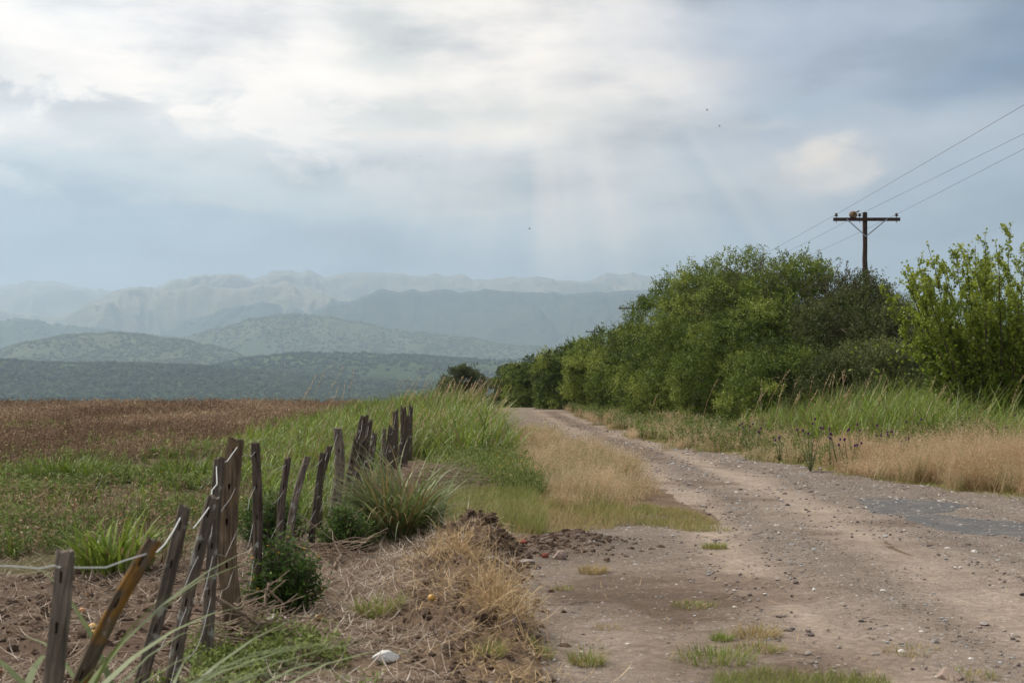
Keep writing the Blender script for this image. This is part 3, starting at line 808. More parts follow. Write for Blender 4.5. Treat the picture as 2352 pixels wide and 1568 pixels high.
# green patches among them
rngp = np.random.default_rng(66)
p = sample(PZ['field'], 9000, rngp, .5)
g = fbm(p[:, 0] * .18, p[:, 1] * .08, 131, 4) * .5 + .5
p = p[(g + rngp.uniform(-.08, .08, len(p)) < .47) & (p[:, 0] > -.41 * p[:, 1])]
acc = Acc(); weed_plants(acc, on_ground(p), rngp.uniform(.12, .3, len(p)), rngp, 9, .06, .02, .6 + 0 * p[:, 0])
o = acc.make('field_weeds', M['weed_green']); tag(o, 'patches of green weeds among the brown field', 'weeds', kind='stuff')

# tall dry stalks
def stalks(name, label, spots, rng, mat):
    acc = Acc()
    for (px, py, n, h, sp) in spots:
        c0 = G(px, py)
        c = on_ground(c0 + rng.normal(0, sp, (n, 2)))
        az = rng.normal(0.1, .7, n); ln = rng.uniform(0, .28, n); hh = h * rng.uniform(.7, 1.15, n)
        d = np.column_stack([np.cos(az) * np.sin(ln), np.sin(az) * np.sin(ln), np.cos(ln)])
        t = np.linspace(0, 1, 6)[None, :, None]
        P = c[:, None] + d[:, None] * hh[:, None, None] * t + np.column_stack([np.cos(az), np.sin(az), 0 * az])[:, None] * (.18 * hh[:, None, None]) * t ** 3
        V, Fc = tubes(P, np.array([.0045, .004, .0035, .003, .0025, .0015])[None] * np.clip(c[:, 1:2] / 22, .7, 2), 3)
        acc.add(V, Fc, tint=np.repeat(rng.uniform(.3, .85, n), 18), t=.5)
        # loose seed head
        idx = np.repeat(np.arange(n), 14); s = rng.uniform(.8, 1.0, len(idx))
        q = c[idx] + d[idx] * (hh[idx] * s)[:, None] + np.column_stack([np.cos(az), np.sin(az), 0 * az])[idx] * (.18 * hh[idx] * s ** 3)[:, None]
        V, Fc = leaves(q, nrm(d[idx] + rng.normal(0, .35, q.shape)), rng.normal(0, 1, q.shape), .05, .008 * np.clip(q[:, 1] / 22, .7, 2), 0)
        acc.add(V, Fc, tint=np.repeat(rng.uniform(.4, .9, len(idx)), 4), t=1)
    o = acc.make(name, mat); tag(o, label, 'dry stalks', kind='stuff')
rng = np.random.default_rng(7)
stalks('dry_stalks', 'tall thin dry stalks rising from the fence line grass', [(690, 1100, 4, 1.7, .5), (760, 1090, 3, 1.8, .4), (900, 1040, 12, 1.5, 1.0), (985, 985, 22, 1.75, .8), (1030, 985, 26, 1.75, .8), (1065, 985, 22, 1.7, .6), (1120, 1035, 12, 1.1, .5), (620, 1060, 4, 1.2, .8), (1085, 975, 16, 1.7, .5), (1000, 1050, 26, 1.0, .7)], rng, M['grass_tan'])
stalks('dry_stalks', 'tall thin dry stalks standing in the right verge grass', [(1790, 1010, 12, 1.7, 1.2), (1850, 1030, 14, 1.75, 1.0), (1930, 1040, 16, 1.7, 1.2), (2030, 1050, 8, 1.6, 1.2), (2230, 1060, 9, 1.55, .9), (2330, 1062, 6, 1.6, .6), (1640, 985, 10, .9, 1.5)], rng, M['grass_tan'])

# straw and twig litter along the fence and on the mound
rng = np.random.default_rng(8)
def litter(name, label, cat, mat, c, L, W, rng, tint, S=3, lift=(.0, .035), tl=(1.35, 1.72)):
    n = len(c); c = c.copy(); c[:, 2] += rng.uniform(*lift, n)
    V, Fc, ti, t = blades(c, L, W, rng.uniform(0, 2 * PI, n), rng.uniform(*tl, n), rng.normal(0, .6, n), S, 4, rng.uniform(-.6, .6, n), rng, tint)
    o = build(name, V, Fc, mat, attrs={'tint': ti, 't': t}); tag(o, label, cat, kind='stuff'); return o
fence_x = lambda y: np.interp(y, [4, 9, 16, 28, 40], [-1.6, -1.72, -1.96, -2.14, -2.3])
yy = rng.uniform(6, 17, 19000); xx = fence_x(yy) + rng.normal(.45, .55, len(yy)) + .25
k = (xx < .1) & (fbm(xx * 1.6, yy * 1.6, 141, 3) + rng.uniform(-.15, .15, len(xx)) > -.26); xx, yy = xx[k], yy[k]
litter('straw_litter', 'grey brown straw and stalk litter along the fence', 'straw', M['straw'], on_ground(np.column_stack([xx, yy])), rng.uniform(.05, .32, len(xx)), .0058, rng, np.clip(rng.normal(.42, .3, len(xx)) + .25 * fbm(xx * 2, yy * 2, 149, 2), 0, 1))
yy = rng.uniform(7.5, 14.5, 11000); xx = fence_x(yy) - np.abs(rng.normal(0, 1.5, len(yy)))
k = fbm(xx * .9, yy * .9, 143, 3) > -.25; xx, yy = xx[k], yy[k]
litter('straw_litter', 'dead stalks lying on bare soil left of the fence', 'straw', M['straw'], on_ground(np.column_stack([xx, yy])), rng.uniform(.06, .3, len(xx)), .006, rng, np.clip(rng.normal(.42, .25, len(xx)), 0, 1), lift=(0, .025), tl=(1.35, 1.7))
yy = rng.uniform(7, 14.3, 3600); rx = np.interp(yy, [p_[1] for p_ in RIDGE[::-1]], [p_[0] for p_ in RIDGE[::-1]]); xx = rx + rng.normal(-.05, .22, len(yy))
k = fbm(xx * 2.2, yy * 2.2, 145, 2) > -.1; xx, yy = xx[k], yy[k]
litter('straw_litter', 'golden straw strewn over the earth mound', 'straw', M['gold'], on_ground(np.column_stack([xx, yy])), rng.uniform(.06, .25, len(xx)), .005, rng, np.clip(rng.normal(.5, .2, len(xx)), 0, 1), lift=(0, .04), tl=(1.0, 1.8))
xx = rng.uniform(.1, 2.4, 420); yy = rng.uniform(7, 15, 420)
litter('straw_litter', 'few straws lying on the bare dirt lay-by', 'straw', M['gold'], on_ground(np.column_stack([xx, yy]), .018), rng.uniform(.04, .16, len(xx)), .005, rng, np.clip(rng.normal(.4, .2, len(xx)), 0, 1), lift=(0, .006), tl=(1.5, 1.6))

# ------------------------------------------------------------------ single plants, tufts and clumps (things)
def gpos(px, py, dz=0.0):
    g_ = G(px, py); return Vector((g_[0], g_[1], z1(g_[0], g_[1]) + dz))

def clump(name, label, cat, px, py, n, L, W, rad, mat, seed, tint=(.5, .2), bend=(.6, 1.8), tilt=(0, .7), S=6, dry=0.0, group=None, wind=None, Y=None, dz=0.0, bmin=.16):
    rng = np.random.default_rng(seed)
    loc = gpos(px, py, dz) if Y is None else Vector(((px - CX) / F * Y, Y, z1((px - CX) / F * Y, Y)))
    a = rng.uniform(0, 2 * PI, n); r_ = rad * np.sqrt(rng.random(n))
    b = np.column_stack([np.cos(a) * r_, np.sin(a) * r_, np.zeros(n)])
    gx = zt(b[:, 0] + loc.x, b[:, 1] + loc.y) - z1(loc.x, loc.y); b[:, 2] = gx - .01
    az = a + rng.normal(0, .7, n)
    if wind is not None: az = np.where(rng.random(n) < wind[1], wind[0] + rng.normal(0, .5, n), az)
    ti = np.clip(rng.normal(*tint, n), bmin, 1)
    if dry: ti = np.where(rng.random(n) < dry, rng.uniform(0, .14, n), ti)
    V, Fc, tt, t = blades(b, L * rng.uniform(.5, 1.1, n), W * rng.uniform(.6, 1.25, n), az, rng.uniform(*tilt, n), rng.uniform(*bend, n), S, 1.0, rng.uniform(-.5, .5, n), rng, ti)
    o = build(name, V, Fc, mat, attrs={'tint': tt, 't': t}, loc=loc)
    return tag(o, label, cat, group)

clump('grass_clump', 'big arching grass clump with straw and blue green leaves before the leaning posts', 'grass clump', 915, 1250, 640, 1.15, .028, .26, M['grass_blue'], 11, (.68, .18), (.7, 2.0), (0, .75), 7, .26, wind=(PI * .9, .3))
clump('grass_clump', 'small upright broad leaved pale grass at the right foot of the big arching clump', 'grass clump', 990, 1222, 60, .72, .034, .14, M['grass_blue'], 12, (.82, .1), (.2, .9), (0, .35), 6, .05)
clump('grass_clump', 'broad leaved bright green grass clump on bare soil behind the front posts', 'grass clump', 262, 1306, 190, .62, .036, .34, M['grass_tall'], 13, (.62, .16), (.5, 1.6), (0, .6), 6, .04)
clump('grass_clump', 'wide dark green maize like grass clump at the edge of the brown field', 'grass clump', 165, 1108, 330, .62, .034, .72, M['grass_tall'], 14, (.42, .14), (.5, 1.6), (0, .5), 5, .02)
clump('grass_clump', 'green grass clump behind the two nearest upright posts by the flowering weeds', 'grass clump', 425, 1104, 200, .62, .026, .45, M['grass_tall'], 15, (.45, .14), (.5, 1.7), (0, .5), 5, .04)
clump('grass_clump', 'lone green grass tuft standing out of the far brown weeds', 'grass clump', 312, 952, 60, .75, .05, .35, M['grass_tall'], 16, (.55, .12), (.3, 1.1), (0, .4), 4, .0)
clump('grass_clump', 'plumed green grass clump at the foot of the hedge beside the road crest', 'grass clump', 1310, 936, 120, 1.5, .05, .5, M['grass_tall'], 17, (.7, .12), (.3, 1.2), (0, .35), 5, .08)
clump('grass_clump', 'out of focus long green leaves at the bottom left corner', 'grass clump', 20, 1720, 54, 1.5, .05, .2, M['grass_blue'], 18, (.66, .12), (.8, 1.7), (.25, .7), 8, .06, Y=4.75, wind=(.1, .75))
clump('grass_clump', 'out of focus pale leaves before the foot of the orange lichened post', 'grass clump', 330, 1720, 32, 1.3, .048, .16, M['grass_blue'], 19, (.75, .1), (.8, 1.7), (.2, .6), 8, .0, Y=5.0, wind=(0.0, .7))

tufts = [ # label, px, py, n, L, rad, tint, dry
 ('green tuft with straw base on pale dirt at the bottom of the lay-by', 1348, 1528, 170, .14, .10, .75, .3),
 ('flat yellow green tuft on dark dirt in the middle of the lay-by', 1592, 1392, 260, .07, .17, .6, .35),
 ('rounded green tuft on dirt beside the left wheel track', 1640, 1262, 200, .10, .12, .55, .2),
 ('dry golden tuft lying alone on the dirt beyond the dark stick', 1362, 1312, 260, .12, .13, .12, .8),
 ('tiny sparse green tuft between dark stick and dry golden tuft', 1292, 1353, 90, .07, .09, .6, .45),
 ('wide bright green tuft patch on dirt at the bottom centre right', 1640, 1518, 330, .12, .24, .78, .12),
 ('small round bright green tuft above the wide green patch', 1655, 1470, 120, .10, .06, .9, .0),
 ('straw yellow tuft beside the small round green tuft', 1735, 1462, 220, .12, .15, .18, .7),
 ('half dry half green tuft at the edge of the dark moist dirt', 1745, 1494, 200, .09, .16, .5, .45),
 ('thin yellowish tuft beside the half buried pink rock', 2085, 1500, 110, .07, .17, .32, .5),
 ('sparse yellow green tuft against the half buried pink rock', 2215, 1560, 110, .08, .16, .5, .4),
 ('small faded straw tuft on pale dirt above the bottom green tuft', 1392, 1442, 90, .05, .10, .08, .8),
 ('green tuft growing on the steep end of the earth mound', 1118, 1262, 60, .16, .07, .7, .1),
 ('fresh green tuft in the litter on the left side of the mound', 870, 1430, 260, .17, .17, .8, .25),
 ('small green tuft at the lower foot of the earth mound', 1130, 1548, 90, .13, .08, .75, .2),
 ('faint green tuft at the right foot of the large straw heap', 1243, 1522, 70, .11, .07, .65, .3),
]
for i, (lb, px, py, n, L, rad, t0, dry) in enumerate(tufts):
    clump('grass_tuft', lb, 'grass tuft', px, py, int(n * 1.3), L, .0065, rad, M['grass_short'], 200 + i, (t0, .14), (.2, 1.5), (0, .9), 4, dry, 'grass tufts on bare dirt', bmin=.02, dz=.014)

def strawheap(label, px, py, n, L, rx_, ry_, hz, seed):
    rng = np.random.default_rng(seed); loc = gpos(px, py)
    u = nrm(rng.normal(0, 1, (n, 3))) * rng.random((n, 1)) ** .5
    b = np.column_stack([u[:, 0] * rx_, u[:, 1] * ry_, np.abs(u[:, 2]) * hz])
    b[:, 2] += zt(b[:, 0] + loc.x, b[:, 1] + loc.y) - loc.z
    V, Fc, ti, t = blades(b, L * rng.uniform(.4, 1.2, n), .0055, rng.uniform(0, 2 * PI, n), rng.uniform(.5, 2.0, n), rng.normal(.5, .9, n), 6, 4, rng.uniform(-1.2, 1.2, n), rng, np.clip(rng.normal(.5, .24, n), 0, 1))
    o = build('straw_heap', V, Fc, M['gold'], attrs={'tint': ti, 't': t}, loc=loc)
    tag(o, label, 'straw heap', 'dead grass heaps on the earth mound')
strawheap('large shaggy heap of dead golden grass at the near end of the mound', 1150, 1470, 1000, .30, .22, .62, .13, 31)
strawheap('shaggy golden dead grass heap on mid mound, up left of the teal scrap', 1065, 1352, 620, .26, .24, .45, .09, 32)
strawheap('small cap of golden dead grass on the far head of the mound', 1125, 1232, 260, .2, .2, .25, .05, 33)

# leafy bushes by the posts
def bush(label, px, py, w, h, nshoot, seed, flowers_n=0, tintc=.45):
    rng = np.random.default_rng(seed); loc = gpos(px, py)
    root = empty('leafy_bush', loc, label, 'bush')
    a = rng.uniform(0, 2 * PI, nshoot); r_ = np.sqrt(rng.random(nshoot)) * w * .5
    top = np.column_stack([np.cos(a) * r_, np.sin(a) * r_, h * np.sqrt(np.clip(1 - (r_ / (w * .52)) ** 2, .08, 1)) * rng.uniform(.6, 1.05, nshoot)])
    bs = top * np.array([.3, .3, 0.0])
    P = np.stack([bs, bs * .5 + top * .5 + np.array([0, 0, .04]), top], 1)
    V, Fc = tubes(P, np.broadcast_to(np.array([.004, .003, .0015]), (nshoot, 3)), 3)
    build('stems', V, Fc, M['twig'], root)
    nl = 30
    idx = np.repeat(np.arange(nshoot), nl); s = rng.uniform(.18, 1.02, len(idx))[:, None]
    q = bs[idx] * (1 - s) ** 1 + top[idx] * s + rng.normal(0, .02, (len(idx), 3)); q[:, 2] = np.maximum(q[:, 2], .02)
    d = nrm(top[idx] - bs[idx]) * .5 + rng.normal(0, .8, q.shape); d[:, 2] = np.abs(d[:, 2]) * .6
    V, Fc = leaves(q, d, np.array([0, 0, 1.]) + rng.normal(0, .4, q.shape), rng.uniform(.03, .06, len(q)), .016)
    build('foliage', V, Fc, M['bush'], root, attrs={'tint': np.repeat(np.clip(tintc + .35 * (s[:, 0] - .6) + rng.normal(0, .17, len(q)), 0, 1), 4)})
    if flowers_n:
        acc = Acc(); flowers(acc, top[rng.choice(nshoot, flowers_n, replace=False)] + np.array([0, 0, .012]), .013, rng)
        acc.make('blossoms', M['flower'], root)
    return root
bush('dark green leafy bush with yellow blossoms right of the thick ochre post', 655, 1412, .60, .60, 210, 41, 26)
bush('small green bush behind the pair of dark leaning posts', 795, 1275, .58, .48, 150, 42, 0, .5)
bush('dark green bush in the shade behind the slim post and thick ochre post', 625, 1262, .75, .62, 170, 43, 6, .35)

# ------------------------------------------------------------------ fence posts
POSTS = [ # top px,py, low px,py on its axis, distance, width, mat, height jag, label
 (155, 1262, 110, 1568, 4.7, .060, 'post_grey', 'out of focus grey post, nearest one at the left bottom edge'),
 (356, 1238, 239, 1537, 5.0, .050, 'post_orange', 'leaning post covered in orange lichen, second from the left'),
 (428, 1161, 325, 1551, 6.2, .050, 'post_lichen', 'leaning dark post with round white lichen spots, third from the left'),
 (494, 1139, 401, 1565, 7.2, .060, 'post_lichen', 'leaning grey post with pale lichen crossing in front of a slim upright one'),
 (507, 1050, 478, 1528, 8.3, .060, 'post_lichen', 'slim upright lichened post just left of the thick ochre post'),
 (541, 1007, 546, 1490, 8.84, .098, 'post_brown', 'thick square ochre stained post with bored holes, tallest of the near posts'),
 (588, 1017, 586, 1440, 10.06, .060, 'post_dark', 'slim straight dark post right of the thick ochre post'),
 (663, 1051, 645, 1260, 13.0, .058, 'post_dark', 'short blackish post with a white knot behind the yellow flowered bush'),
 (707, 1048, 665, 1260, 13.5, .060, 'post_grey', 'pale grey leaning post between a blackish one and a close dark pair'),
 (743, 1039, 716, 1250, 14.2, .058, 'post_dark', 'left one of the close pair of dark leaning posts'),
 (758, 1024, 737, 1250, 15.0, .062, 'post_dark', 'right one of the close pair of dark leaning posts, against the wide grey post'),
 (776, 983, 760, 1200, 16.0, .102, 'post_grey', 'wide grey post with two dark holes behind the close dark pair'),
 (818, 1012, 800, 1110, 18.5, .075, 'post_dark', 'short dark post in front of the tall black weathered post'),
 (838, 954, 824, 1080, 20.0, .115, 'post_dark', 'tall thick black weathered post with rounded top, left of the far cluster'),
 (850, 968, 838, 1080, 20.8, .085, 'post_dark', 'dark split post touching the right side of the tall black one'),
 (841, 1004, 828, 1080, 19.4, .105, 'post_dark', 'broad low brown post in front of the dark split post'),
 (861, 997, 846, 1085, 21.5, .085, 'post_lichen', 'pale grey leaning post with a bent white cord at its face'),
 (883, 985, 873, 1065, 23.0, .062, 'post_grey', 'thin pale leaning post standing alone between two clusters'),
 (901, 982, 890, 1065, 24.2, .115, 'post_dark', 'broad dark board like post at the front of the far cluster'),
 (908, 943, 901, 1050, 25.5, .092, 'post_dark', 'tall dark post with a long white cord in the far cluster'),
 (926, 938, 917, 1045, 27.2, .11, 'post_dark', 'tallest jagged post of the far cluster'),
 (936, 955, 930, 1040, 28.5, .12, 'post_dark', 'ragged black post at the right of the far cluster'),
 (944, 934, 941, 1035, 30.5, .085, 'post_dark', 'farthest slim post half hidden by tall grass'),
]
HOLES = [None, .30, .58, .82]      # distance below the top
tops = []
def make_post(i, tx, ty, lx, ly, Y, w, mat, label):
    rng = np.random.default_rng(300 + i)
    g0 = z1((lx - CX) / F * Y, Y)
    yb = HY + (CAMZ - g0) * F / Y
    bx = tx + (lx - tx) / (ly - ty) * (yb - ty)
    base = Vector(((bx - CX) / F * Y, Y, g0)); top = Vector(((tx - CX) / F * Y, Y + rng.normal(0, .02), CAMZ - (ty - HY) / F * Y))
    H = (top - base).length; ax = (top - base).normalized()
    rings = max(10, int(H / .04)); sides = 16
    square = mat in ('post_brown',) or w > .09
    V = []; ang = (np.arange(sides) + .5) / sides * 2 * PI
    e = 4.0 if square else 2.6
    rad = (np.abs(np.cos(ang)) ** e + np.abs(np.sin(ang)) ** e) ** (-1 / e)
    lump = 1 + rng.normal(0, .05, sides)
    for c_ in rng.uniform(0, 2 * PI, 3):      # drying cracks along the grain
        lump = lump - rng.uniform(.05, .14) * np.exp(-((np.mod(ang - c_ + PI, 2 * PI) - PI) / .22) ** 2)
    knot = rng.uniform(.2, .8); ka = rng.uniform(PI, 2 * PI)
    depth = .85 if not square else .75
    zs = np.linspace(-.35, H, rings)
    bow = rng.normal(0, .014); slant = rng.normal(0, .3)
    for k, zz in enumerate(zs):
        f = zz / H
        tp = 1.18 - .12 * f
        kk = lump * (1 + .13 * fbm(np.cos(ang) * 2 + i, np.sin(ang) * 1.5 + np.full(sides, zz * 7), 400 + i, 3)) + .18 * np.exp(-((f - knot) * H / .05) ** 2 - ((np.mod(ang - ka + PI, 2 * PI) - PI) / .5) ** 2)
        x = np.cos(ang) * rad * w / 2 * tp * kk + bow * math.sin(PI * min(max(f, 0), 1)) * 2
        y = np.sin(ang) * rad * w / 2 * depth * tp * kk
        z = np.full(sides, zz)
        if k == rings - 1: z = z + rng.normal(0, .005 if i < 12 else .03, sides) + slant * x * (.5 if i < 12 else 1); x *= .93; y *= .93
        V.append(np.column_stack([x, y, z]))
    V = np.concatenate(V)
    q = np.arange(rings - 1)[:, None] * sides + np.arange(sides)[None]; q2 = np.arange(rings - 1)[:, None] * sides + ((np.arange(sides) + 1) % sides)[None]
    Fq = np.stack([q, q2, q2 + sides, q + sides], -1)          # (rings-1, sides, 4)
    V = [V]; n = rings * sides; faces = []; drop = set()
    # bored wire holes on the camera-facing side: recessed pits
    front = [s_ for s_ in range(sides) if math.sin((ang[s_] + ang[(s_ + 1) % sides]) / 2) < -.97] or [sides * 3 // 4 - 1]
    for hd in (.05, .30, .56, .80):
        zz = H - hd
        if zz < .2: continue
        k = int(np.argmin(np.abs(zs - zz))); k = min(max(k, 1), rings - 3); s_ = front[0]
        vi = Fq[k, s_]; P = V[0][vi]; cpt = P.mean(0)
        hr = .7
        inner = cpt + (P - cpt) * hr; pit = inner + np.array([0, w * .55, 0])
        a0 = n; V.append(inner); V.append(pit); n += 8
        drop.add((k, s_))
        for u in range(4):
            v_ = (u + 1) % 4
            faces.append((vi[u], vi[v_], a0 + v_, a0 + u)); faces.append((a0 + u, a0 + v_, a0 + 4 + v_, a0 + 4 + u))
        faces.append((a0 + 4, a0 + 5, a0 + 6, a0 + 7))
    keep = np.array([[(k, s_) not in drop for s_ in range(sides)] for k in range(rings - 1)])
    quads = np.concatenate([Fq[keep], np.array(faces).reshape(-1, 4)])
    V.append(np.array([[0, 0, H - .012]])); cap = np.array([((rings - 1) * sides + s_, (rings - 1) * sides + (s_ + 1) % sides, n) for s_ in range(sides)])
    o = build('fence_post', np.concatenate(V), [quads, cap], M[mat], smooth=False)
    o.rotation_mode = 'QUATERNION'; o.rotation_quaternion = Vector((0, 0, 1)).rotation_difference(ax); o.location = base
    tag(o, label, 'fence post', 'weathered wooden posts of the old fence')
    tops.append((base, ax, H, w))
for i, pz in enumerate(POSTS): make_post(i, *pz)

# wires through the holes
def wire_run(depth, r, mat, label, first, last, lead=None, sag=.03, seed=0):
    rng = np.random.default_rng(seed)
    pts = list(lead or [])
    prev = pts[-1] if pts else None
    for base, ax, H, w in tops[first:last]:
        if H - depth < .12: continue
        q = base + ax * (H - depth) + Vector((w * rng.uniform(-.2, .2), -w * .46, 0))
        if prev is not None:
            for t in (.25, .5, .75):
                m_ = prev.lerp(q, t); m_.z -= sag * math.sin(PI * t) * min(1, (q - prev).length) * rng.uniform(.5, 2); m_.x += rng.normal(0, .006); pts.append(m_)
        pts.append(q); prev = q
    V, Fs = tube1(pts, r, 5); a = Acc(); a.add(V, Fs)
    o = a.make('fence_wire', mat, smooth=True); tag(o, label, 'fence wire', 'wires strung along the old fence')
lead = [P3(-260, 1280, 4.3), P3(-60, 1296, 4.4), P3(30, 1298, 4.5), P3(95, 1303, 4.55), P3(130, 1296, 4.6)]
wire_run(.05, .0025, M['tape'], 'white cord strung along the tops of the fence posts', 0, 6, lead, .04, 1)
wire_run(.06, .0019, M['wire'], 'pale thin top wire from the thick ochre post to the far cluster', 5, 23, None, .05, 5)
wire_run(.30, .0016, M['wire'], 'slack upper wire below the white top cord', 2, 23, None, .08, 2)
wire_run(.56, .0016, M['wire'], 'slack middle wire running through the posts at half height', 2, 23, None, .10, 3)
wire_run(.80, .0016, M['wire'], 'lowest slack wire near the ground litter along the posts', 2, 20, None, .12, 4)

# ------------------------------------------------------------------ dead branches, brush pile, stones, fruit, scraps
def branch(label, path, r0, seed, forks=3, name='dead_branch', mat='deadwood', group=None):
    rng = np.random.default_rng(seed)
    P = [Vector(p_) for p_ in path]
    pts = []
    for a, b in zip(P[:-1], P[1:]):
        for t in (0, .33, .66): pts.append(a.lerp(b, t) + Vector(rng.normal(0, .35 * r0 + .003, 3)))
    pts.append(P[-1])
    org = pts[0].copy(); acc = Acc()
    rr_ = np.linspace(r0, r0 * .35, len(pts))
    V, Fs = tube1([p_ - org for p_ in pts], rr_, 6); acc.add(V, Fs)
    for f in range(forks):
        k = rng.integers(2, len(pts) - 1); d = (pts[k] - pts[k - 1]).normalized(); L = rng.uniform(.12, .3)
        q = [pts[k] - org]
        for s in range(4):
            d = (d + Vector(rng.normal(0, .35, 3))).normalized(); d.z = abs(d.z) * .6; q.append(q[-1] + d * L / 4)
        V, Fs = tube1(q, np.linspace(rr_[k] * .7, .0015, 5), 5); acc.add(V, Fs)
    o = acc.make(name, M[mat], smooth=True, loc=org); tag(o, label, 'branch', group)
def gl(px, py, lift=.03):
    return tuple(gpos(px, py, lift))
branch('gnarled grey branch lying across the thick ochre post foot', [P3(505, 1372, 8.3), P3(548, 1398, 8.5), P3(592, 1425, 8.7), gl(650, 1462, .09), gl(720, 1470, .05), gl(800, 1484, .04)], .014, 51, 4)
branch('looping thin branch rising at the slim dark post foot', [gl(600, 1470, .02), P3(606, 1400, 9.0), P3(618, 1345, 9.1), P3(640, 1370, 9.2), gl(668, 1440, .05), gl(720, 1450, .05), gl(770, 1425, .05), gl(840, 1385, .04)], .010, 52, 4)
branch('forked pale branch lying right of the yellow flowered bush', [gl(770, 1315, .02), gl(785, 1290, .06), gl(800, 1275, .10), gl(850, 1245, .12)], .016, 53, 5)
branch('pale stick on the litter left of the mound', [gl(1030, 1470, .02), gl(1115, 1446, .02)], .007, 54, 0)
branch('pair of pale sticks pointing from the mound onto the dirt', [gl(1136, 1304, .05), gl(1180, 1320, .03), gl(1235, 1332, .03)], .011, 55, 1)
branch('long dark thin stick lying flat on the lay-by dirt', [gl(1215, 1383, .022), gl(1260, 1388, .022), gl(1320, 1386, .022), gl(1380, 1382, .02)], .006, 56, 1, mat='twig')
branch('thin grey stick beside the round stone on the mound edge', [gl(1148, 1350, .03), gl(1190, 1356, .025), gl(1215, 1360, .02)], .005, 57, 0)
branch('bent brown stalk hanging over the mound end', [gl(1085, 1240, .2), gl(1170, 1265, .16), gl(1200, 1305, .04), gl(1245, 1305, .03)], .004, 58, 0, mat='straw') if False else None
branch('bundle of bleached canes leaning beside the dark pair of posts', [gl(735, 1270, .02), gl(770, 1262, .1), gl(812, 1250, .16)], .009, 59, 5)

def brush(label, px, py, w, d, h, n, seed):
    rng = np.random.default_rng(seed); loc = gpos(px, py)
    c = np.column_stack([rng.uniform(-w, w, n), rng.uniform(-d, d, n), rng.uniform(.02, h, n)])
    c[:, 2] *= np.clip(1.1 - (c[:, 0] / w) ** 2, .15, 1)
    a = rng.normal(0.15, .9, n); el = rng.normal(.12, .28, n); L = rng.uniform(.25, .9, n)
    dr = np.column_stack([np.cos(a) * np.cos(el), np.sin(a) * np.cos(el), np.sin(el)])
    t = np.linspace(-.5, .5, 6)[None, :, None]
    P = c[:, None] + dr[:, None] * L[:, None, None] * t + rng.normal(0, .015, (n, 6, 3)); P[..., 2] = np.maximum(P[..., 2], .01)
    R = rng.uniform(.003, .008, (n, 1)) * np.linspace(1, .4, 6)[None]
    V, Fc = tubes(P, R, 4)
    o = build('brush_pile', V, Fc, M['deadwood'], loc=loc); tag(o, label, 'brush pile')
brush('heap of dead grey twigs right of the far fence posts', 1010, 1130, .75, 1.0, .42, 330, 61)
brush('low scatter of dead twigs behind the big arching grass clump', 1090, 1108, .8, 1.0, .22, 160, 62)
brush('tangle of dry canes beneath the pair of dark leaning posts', 790, 1295, .22, .3, .22, 60, 63)
brush('tangle of dead sticks around the foot of the thick ochre post', 545, 1490, .28, .4, .22, 90, 64)

def rock(name, label, cat, px, py, sx, sy, sz, mat, seed, sub=2, rough=.22, dz=0.0, group=None, sink=.25):
    rng = np.random.default_rng(seed)
    v, f = icosub(sub)
    n1 = fbm(v[:, 0] * 1.6 + seed, v[:, 1] * 1.6 + v[:, 2] * 1.1, seed, 3)
    v = v * (1 + rough * n1)[:, None]
    # a few flat facets
    for k in range(5 if rough > .1 else 0):
        nrm_ = nrm(rng.normal(0, 1, 3)); d = v @ nrm_; lim = rng.uniform(.62, .85); v = v - np.clip(d - lim, 0, None)[:, None] * nrm_
    v = v * np.array([sx, sy, sz])
    loc = gpos(px, py); loc.z += sz * (1 - 2 * sink) + dz
    o = build(name, v, f, M[mat], smooth=rough < .1, loc=loc); o.rotation_euler = (0, 0, rng.uniform(0, 6))
    return tag(o, label, cat, group)
rock('rock', 'rounded pinkish rock half buried at the bottom right', 'rock', 2172, 1562, .085, .06, .05, 'rock_pink', 71, 3, .12)
rock('rock', 'angular beige rock at the edge of the dark soil pile', 'rock', 1284, 1282, .075, .06, .06, 'rock_pink', 72, 2, .3, .01)
rock('rock', 'flat pale slab of rubble at the foot of the mound head', 'rock', 1210, 1290, .09, .05, .018, 'rock_grey', 73, 2, .25, .02)
rock('brick_fragment', 'broken red brick piece left of the angular beige rock', 'brick', 1252, 1279, .05, .035, .028, 'brick', 74, 2, .25, .015)
rock('brick_fragment', 'red brick crumb higher in the hollow between mound and soil pile', 'brick', 1200, 1250, .07, .04, .022, 'brick', 75, 2, .3, .02)
rock('rock', 'smooth grey stone by the teal scrap on the mound edge', 'rock', 1172, 1418, .05, .04, .05, 'rock_grey', 76, 2, .12, .01)
rock('rock', 'round grey stone on the mound edge behind the teal scrap', 'rock', 1145, 1358, .045, .04, .032, 'rock_grey', 77, 2, .12, .01)
rock('rock', 'bluish grey stone on the mound below its far head', 'rock', 1118, 1310, .06, .04, .025, 'rock_grey', 78, 2, .2, .02)
rock('rock', 'white lump lying in the litter at the bottom left of the mound', 'rock', 888, 1536, .075, .05, .038, 'whitebag', 79, 3, .25, .01)
rock('plastic_bag', 'crumpled white plastic scrap below the flowering bush', 'plastic bag', 640, 1436, .10, .06, .028, 'whitebag', 80, 3, .45, .01)
rock('plastic_scrap', 'small teal plastic scrap on the mound', 'plastic scrap', 1124, 1388, .036, .03, .02, 'teal', 81, 2, .3, .02)
rock('rock', 'dark stone on the gravel near the right bottom corner', 'rock', 1992 + 150, 1484, .03, .028, .022, 'rock_grey', 82, 2, .2, .01)
rock('rock', 'pale flat stone lying beside the dark stone near the right bottom corner', 'rock', 2255, 1440, .05, .03, .012, 'rock_grey', 83, 2, .2, .012)
